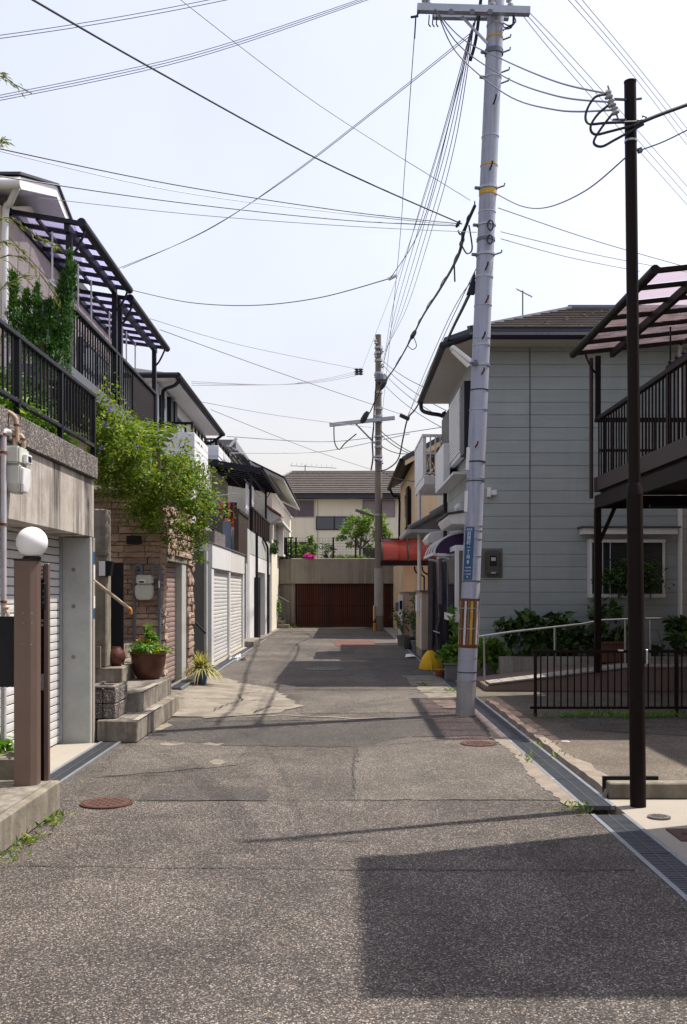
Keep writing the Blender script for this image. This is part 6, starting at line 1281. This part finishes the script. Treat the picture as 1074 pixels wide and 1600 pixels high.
t = thing('bicycle_wheel', 'dark bicycle wheel half hidden behind the gatepost', 'wheel', (1.85, 25.9, 0)); build('tyre', MB().tube([(1.86 + .02*math.sin(a), 25.9 + .3*math.cos(a), .32 + .3*math.sin(a)) for a in [k*math.pi/12 for k in range(25)]], .025, 6), cable, t, smooth=True)
mb = MB()
for k in range(12): a = k*math.pi/12; mb.bar((1.86, 25.9 + .29*math.cos(a), .32 + .29*math.sin(a)), (1.86, 25.9 - .29*math.cos(a), .32 - .29*math.sin(a)), .005)
build('spokes', mb, steel, t)['kind'] = 'stuff'
build('black_tub', MB().lathe((1.75, 26.2, 0), [(.16, 0), (.2, .3), (.19, .32), (.16, .3)], 14), cable, label='black plastic tub beside the bicycle wheel', cat='tub', smooth=True)
# tarp bundle and boards
t = thing('board_stack', 'dark weathered boards and black tarp leaning by grey house', 'boards', (2.15, 21, 0))
for k in range(9):
    x = 1.83 + k*.055; h = 2.25 - .06*k if k < 4 else 1.35 + .05*(k % 3); b = build('board', MB().bar((x - .08, 20.2 + .18*(k % 3), 0), (x + .04, 21.3 + .1*(k % 2), h), .09, .03, up=(0, -1, 0)), cloth_grey if k % 3 != 1 else cloth_black, t)
mb = MB(); na, nz_ = 18, 12
for j in range(nz_ + 1):
    z = 1.25*j/nz_; rr = .24 - .10*(j/nz_) + .02*math.sin(j*1.1)
    for i in range(na): a = 2*math.pi*i/na; f = 1 + .22*math.sin(a*5 + j*.25) + .1*math.sin(a*9 + j*.6); mb.v.append((2.0 + rr*.8*f*math.cos(a) + .06*j/nz_, 20.1 + rr*f*math.sin(a), z))
for j in range(nz_):
    for i in range(na): a = j*na+i; b = j*na+(i+1) % na; mb.f.append((a, b, b+na, a+na))
mb.f.append(tuple(nz_*na + i for i in range(na))); build('tarp', mb, cloth_black, t, smooth=True)
build('tie', MB().tube([(1.80, 19.93, .72), (1.92, 19.88, .68)], .012, 6), white_strip, t)
build('grey_bin', MB().box(2.08, 2.30, 17.75, 18.05, .45, .95), grey_pot, label='dull grey meter box under the bay window', cat='box', bevel=.015)
# yellow cloth heap
mb = MB(); na, nz_ = 24, 9
for j in range(nz_ + 1):
    u = j/nz_; z = .36*(1 - (1-u)**1.0)*1.0; rr = .21*(1 - u**2.2*.75)
    for i in range(na):
        a = 2*math.pi*i/na; f = 1 + .10*math.sin(a*3 + .5) + (.10*math.sin(a*7 + u*3))*(1 - u) + .05*math.sin(a*11)*(1-u)
        mb.v.append((1.70 + rr*f*math.cos(a)*(1.0 if u < .9 else .8) - .02*u, 19.35 + rr*f*math.sin(a), z + .008*math.sin(a*6)))
for j in range(nz_):
    for i in range(na): a = j*na+i; b = j*na+(i+1) % na; mb.f.append((a, b, b+na, a+na))
mb.f.append(tuple(nz_*na + i for i in range(na))); y_ = build('cloth_cover', mb, yellow_cloth, smooth=True, label='bright yellow cloth cover slumped beside the right gutter', cat='cloth')
# pots near the pole
t = thing('grey_planter', 'grey square planter of leafy green beside the yellow cloth', 'planter', (1.88, 17.2, 0)); build('box', MB().prism([(1.74, 16.9, 0), (1.97, 16.9, 0), (1.97, 17.15, 0), (1.74, 17.15, 0)], (0, 0, .26)), grey_pot, t, bevel=.01); build('rim', MB().box(1.72, 1.99, 16.88, 17.17, .26, .29), grey_pot, t)
leaves('foliage', blob((1.86, 17.02, .42), (.22, .18, .16), 420), .10, leaf_fresh, t, .6, .4)
t = thing('round_leaf_plant', 'round leaved plant and tall creeper behind grey planter', 'plant', (2.0, 17.5, 0)); leaves('foliage', np.vstack([blob((2.02, 17.45, .42), (.26, .2, .22), 160)]), .17, leaf_dark, t, .9, .8); leaves('creeper', np.vstack([blob((1.93, 17.6, .55 + .13*k), (.05, .05, .1), 30) for k in range(6)]), .07, leaf_fresh, t, .6, .2); build('pot', MB().lathe((2.02, 17.45, 0), [(.12, 0), (.16, .24), (.13, .24)], 14), terracotta2, t, smooth=True)
build('brick_pot', MB().lathe((1.70, 17.6, 0), [(.07, 0), (.10, .10), (.11, .10), (.11, .13), (.08, .13)], 14), terracotta2, label='small low terracotta pot left of the grey planter', cat='pot', smooth=True)
build('paper_scrap', MB().add([(1.40, 22.6, .02), (1.62, 22.5, .05), (1.66, 23.0, .03), (1.45, 23.1, .06), (1.53, 22.8, .09)], [(0,1,4), (1,2,4), (2,3,4), (3,0,4)]), cloth_white, label='crumpled white paper lying on the right gutter', cat='paper')
for i, (x, y, n) in enumerate(((1.61, 6.86, 40), (1.64, 8.9, 25), (1.97, 9.0, 60), (1.96, 9.7, 40), (1.62, 15.0, 60), (1.3, 16.0, 50), (-1.9, 6.5, 70), (-1.92, 5.95, 60), (-1.9, 5.6, 30), (1.72, 18.6, 50), (-2.15, 41.5, 60))):
    pp = np.column_stack([x + rng.normal(size=n)*.05, y + rng.normal(size=n)*.09, np.abs(rng.normal(size=n))*.015])
    leaves('weeds', pp, .05 if i < 10 else .2, leaf_bush, None, .3, -.8, kind='stuff', label='tuft of green weeds in the road edge crack', cat='weeds')

# ================================================================== LEFT GARDEN PLANTING
t = thing('trailing_bush', 'big light green trailing bush spilling over stone garage', 'bush', (-2.9, 14, 2.9))
def Q(px, py, Y, rx, rz, n, ry=.45): p = P(px, py, Y); return blob((p.x, p.y, p.z), (rx, ry, rz), n)
cp = [Q(185, 705, 12.4, .34, .36, 1500), Q(225, 730, 12.9, .42, .34, 1700), Q(270, 745, 13.6, .42, .35, 1500), Q(300, 775, 14.2, .32, .30, 1100), Q(250, 785, 13.6, .4, .24, 900), Q(190, 755, 12.9, .3, .2, 650), Q(165, 655, 12.2, .18, .25, 450), Q(215, 680, 13.2, .26, .2, 450), Q(315, 800, 14.5, .16, .2, 260), Q(285, 825, 13.9, .2, .14, 220), Q(235, 820, 13.5, .22, .1, 180), Q(160, 720, 12.4, .18, .3, 450), Q(300, 730, 14.6, .22, .2, 300)]
for px, py, Y, L in ((205, 800, 13.4, .45), (262, 830, 13.9, .5), (283, 835, 14.1, .7), (300, 840, 14.4, .55), (316, 820, 14.6, .8), (330, 800, 14.8, .3), (240, 830, 13.6, .3), (310, 850, 14.6, .75)):
    p = P(px, py, Y); cp.append(np.array([(p.x + .05*random.gauss(0, 1), p.y + .05*random.gauss(0, 1), p.z - L*random.random()*.6 + .15) for _ in range(int(110*L) + 20)]))
for px, py in ((150, 650), (160, 630), (170, 615), (195, 650), (225, 665), (315, 735), (330, 750), (335, 775), (345, 800), (290, 700), (160, 625)):   # loose sprays
    p = P(px, py, 13); cp.append(np.array([(p.x + .10*random.gauss(0, 1), p.y + .1*random.gauss(0, 1), p.z + .09*random.gauss(0, 1)) for _ in range(42)]))
leaves('foliage', np.vstack(cp + [c_ + rng.normal(size=c_.shape)*.05 for c_ in cp]), .052, leaf_bush, t, .5, .35)
for k in range(26):
    a = P(random.uniform(170, 250), random.uniform(740, 760), 13.2); e = P(random.uniform(160, 320), random.uniform(680, 840), random.uniform(12.6, 14.4)); build('stem', MB().tube(cat_rom([a, a.lerp(e, .5) + Vector((0, 0, .15)), e], 4), .006, 5), twig_m, t)
t = thing('sago_palm', 'small palm with arching fronds among the trailing bush', 'palm', (-2.75, 14.3, 3.0))
mb = MB(); c = P(247, 704, 11.95)
for k in range(16):
    a = k/16*2*math.pi + random.uniform(-.1, .1); L = random.uniform(.30, .42); d = Vector((math.cos(a), math.sin(a), 0)); path = [c + d*L*u + Vector((0, 0, .34*math.sin(u*2.2)*.9)) for u in [j/10 for j in range(11)]]
    for j in range(10):
        for s in (-1, 1):
            side = Vector((-d.y, d.x, 0))*s; w_ = .10*(1 - abs(j/10 - .4)); o = len(mb.v); mb.v += [tuple(path[j]), tuple(path[j].lerp(path[j+1], .55)), tuple(path[j] + side*w_ + d*.06 + Vector((0, 0, -.02)))]; mb.f.append((o, o+1, o+2))
me = bpy.data.meshes.new('fronds'); me.from_pydata([tuple(Vector(v) - c) for v in mb.v], [], mb.f); me.materials.append(leaf_bush); _place('fronds', me, c, t); build('trunk', MB().tube([c + Vector((0, .12, -.2)), c + Vector((0, 0, .01))], .022, 8), twig_m, t)
t = thing('violet_flowers', 'few violet flowers at the left of the trailing bush', 'flowers', P(165, 665, 11.9))
for px, py in ((165, 663), (158, 700), (172, 640), (216, 698)): p = P(px, py, 11.85); leaves('flower', np.array([p]*14) + rng.normal(size=(14, 3))*.006, .03, petal_vi, t, .8, 0)
# juniper with twisting flame-like plumes
t = thing('juniper', 'dark green juniper with flame shaped plumes behind fence', 'conifer', (-3.3, 11, 2.85))
trunk(t, [(-3.2, 10.9, 2.85), (-3.25, 10.9, 3.6), (-3.35, 11, 4.4)], .07, .03)
cp = []
for bx, by, tx, ty, r_, n in ((95, 600, 110, 395, .13, 900), (85, 570, 98, 430, .16, 1000), (60, 560, 58, 445, .14, 800), (40, 540, 42, 455, .12, 600), (30, 545, 18, 425, .13, 800), (15, 540, 25, 430, .10, 450), (75, 545, 78, 470, .16, 700), (70, 590, 90, 520, .18, 800), (45, 570, 50, 500, .2, 900), (100, 560, 118, 410, .09, 350)):
    a, b = P(bx, by, 10.9), P(tx, ty, 11.1)
    u = rng.random(n)**.8; rr = r_*.9*(1 - u)**.8*(.75 + .25*np.sin(u*17)); th = rng.random(n)*6.28
    ctr = np.array(a)[None]*(1-u)[:, None] + np.array(b)[None]*u[:, None]; cp.append(ctr + np.column_stack([rr*np.cos(th), rr*np.sin(th), rng.normal(size=n)*.02]))
leaves('foliage', np.vstack(cp + [c_ + rng.normal(size=c_.shape)*.015 for c_ in cp]), .042, leaf_conifer, t, .3, -1.6)
# bamboo twigs at far left
t = thing('bamboo', 'slender bamboo sprays reaching in at the left edge', 'bamboo', (-3.0, 8.0, 2.87))
br = [[P(-60, 560, 8), P(-20, 380, 8), P(10, 340, 8), P(60, 372, 8.1), P(88, 385, 8.2)], [P(-60, 540, 8), P(-15, 420, 8), P(25, 400, 8), P(60, 425, 8.1), P(92, 470, 8.2)], [P(-60, 400, 8), P(-25, 200, 8), P(-5, 118, 8), P(20, 130, 8), P(50, 146, 8)], [P(-55, 420, 8), P(-20, 260, 8), P(-2, 226, 8), P(8, 222, 8)], [P(-40, 480, 8), P(-10, 390, 8), P(15, 380, 8), P(40, 395, 8)], [P(-60, 600, 8), P(-10, 470, 8), P(20, 440, 8), P(45, 430, 8)]]
lp = []; ld = []
for b in br:
    c = cat_rom(b, 8); build('stem', MB().tube(c, .004, 5), twig_m, t)
    for i in range(len(c)//3, len(c)):
        if 'skip' and b is br[2] and i > len(c)*.87: continue
        for _ in range(3): lp.append(c[i] + Vector(rng.normal(size=3))*.012); dv = (c[min(i+1, len(c)-1)] - c[max(i-1, 0)]).normalized(); ld.append((dv.x*1.2, dv.y, dv.z - .3))
leaves('foliage', lp, .062, leaf_bamboo, t, .16, .3, dirs=ld)
# garden strip behind the fence
for i, (y, mt, L) in enumerate(((7.3, leaf_fresh, .42), (7.8, leaf_bamboo, .5), (8.3, leaf_fresh, .4), (8.8, leaf_dark, .42), (9.3, leaf_bush, .45))):
    t = thing('strap_leaf_clump', ['strap leaved clump at the left edge above gas meter', 'yellowish tall grass clump behind the black fence', 'bright strap leaf clump second behind the black fence', 'dark strap leaf clump behind the middle of the fence', 'leafy clump behind the far end of the black fence'][i], 'plant', (-2.72, y, 2.86)); spray('foliage', (-2.72, y, 2.86), 70, L, mt, t, .012, .7, .9)
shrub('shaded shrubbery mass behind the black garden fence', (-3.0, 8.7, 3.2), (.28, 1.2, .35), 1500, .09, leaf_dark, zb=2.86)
shrub('low leafy edging along the ledge under the fence', (-2.60, 8.2, 2.95), (.1, 1.4, .09), 700, .07, leaf_fresh, zb=2.86)
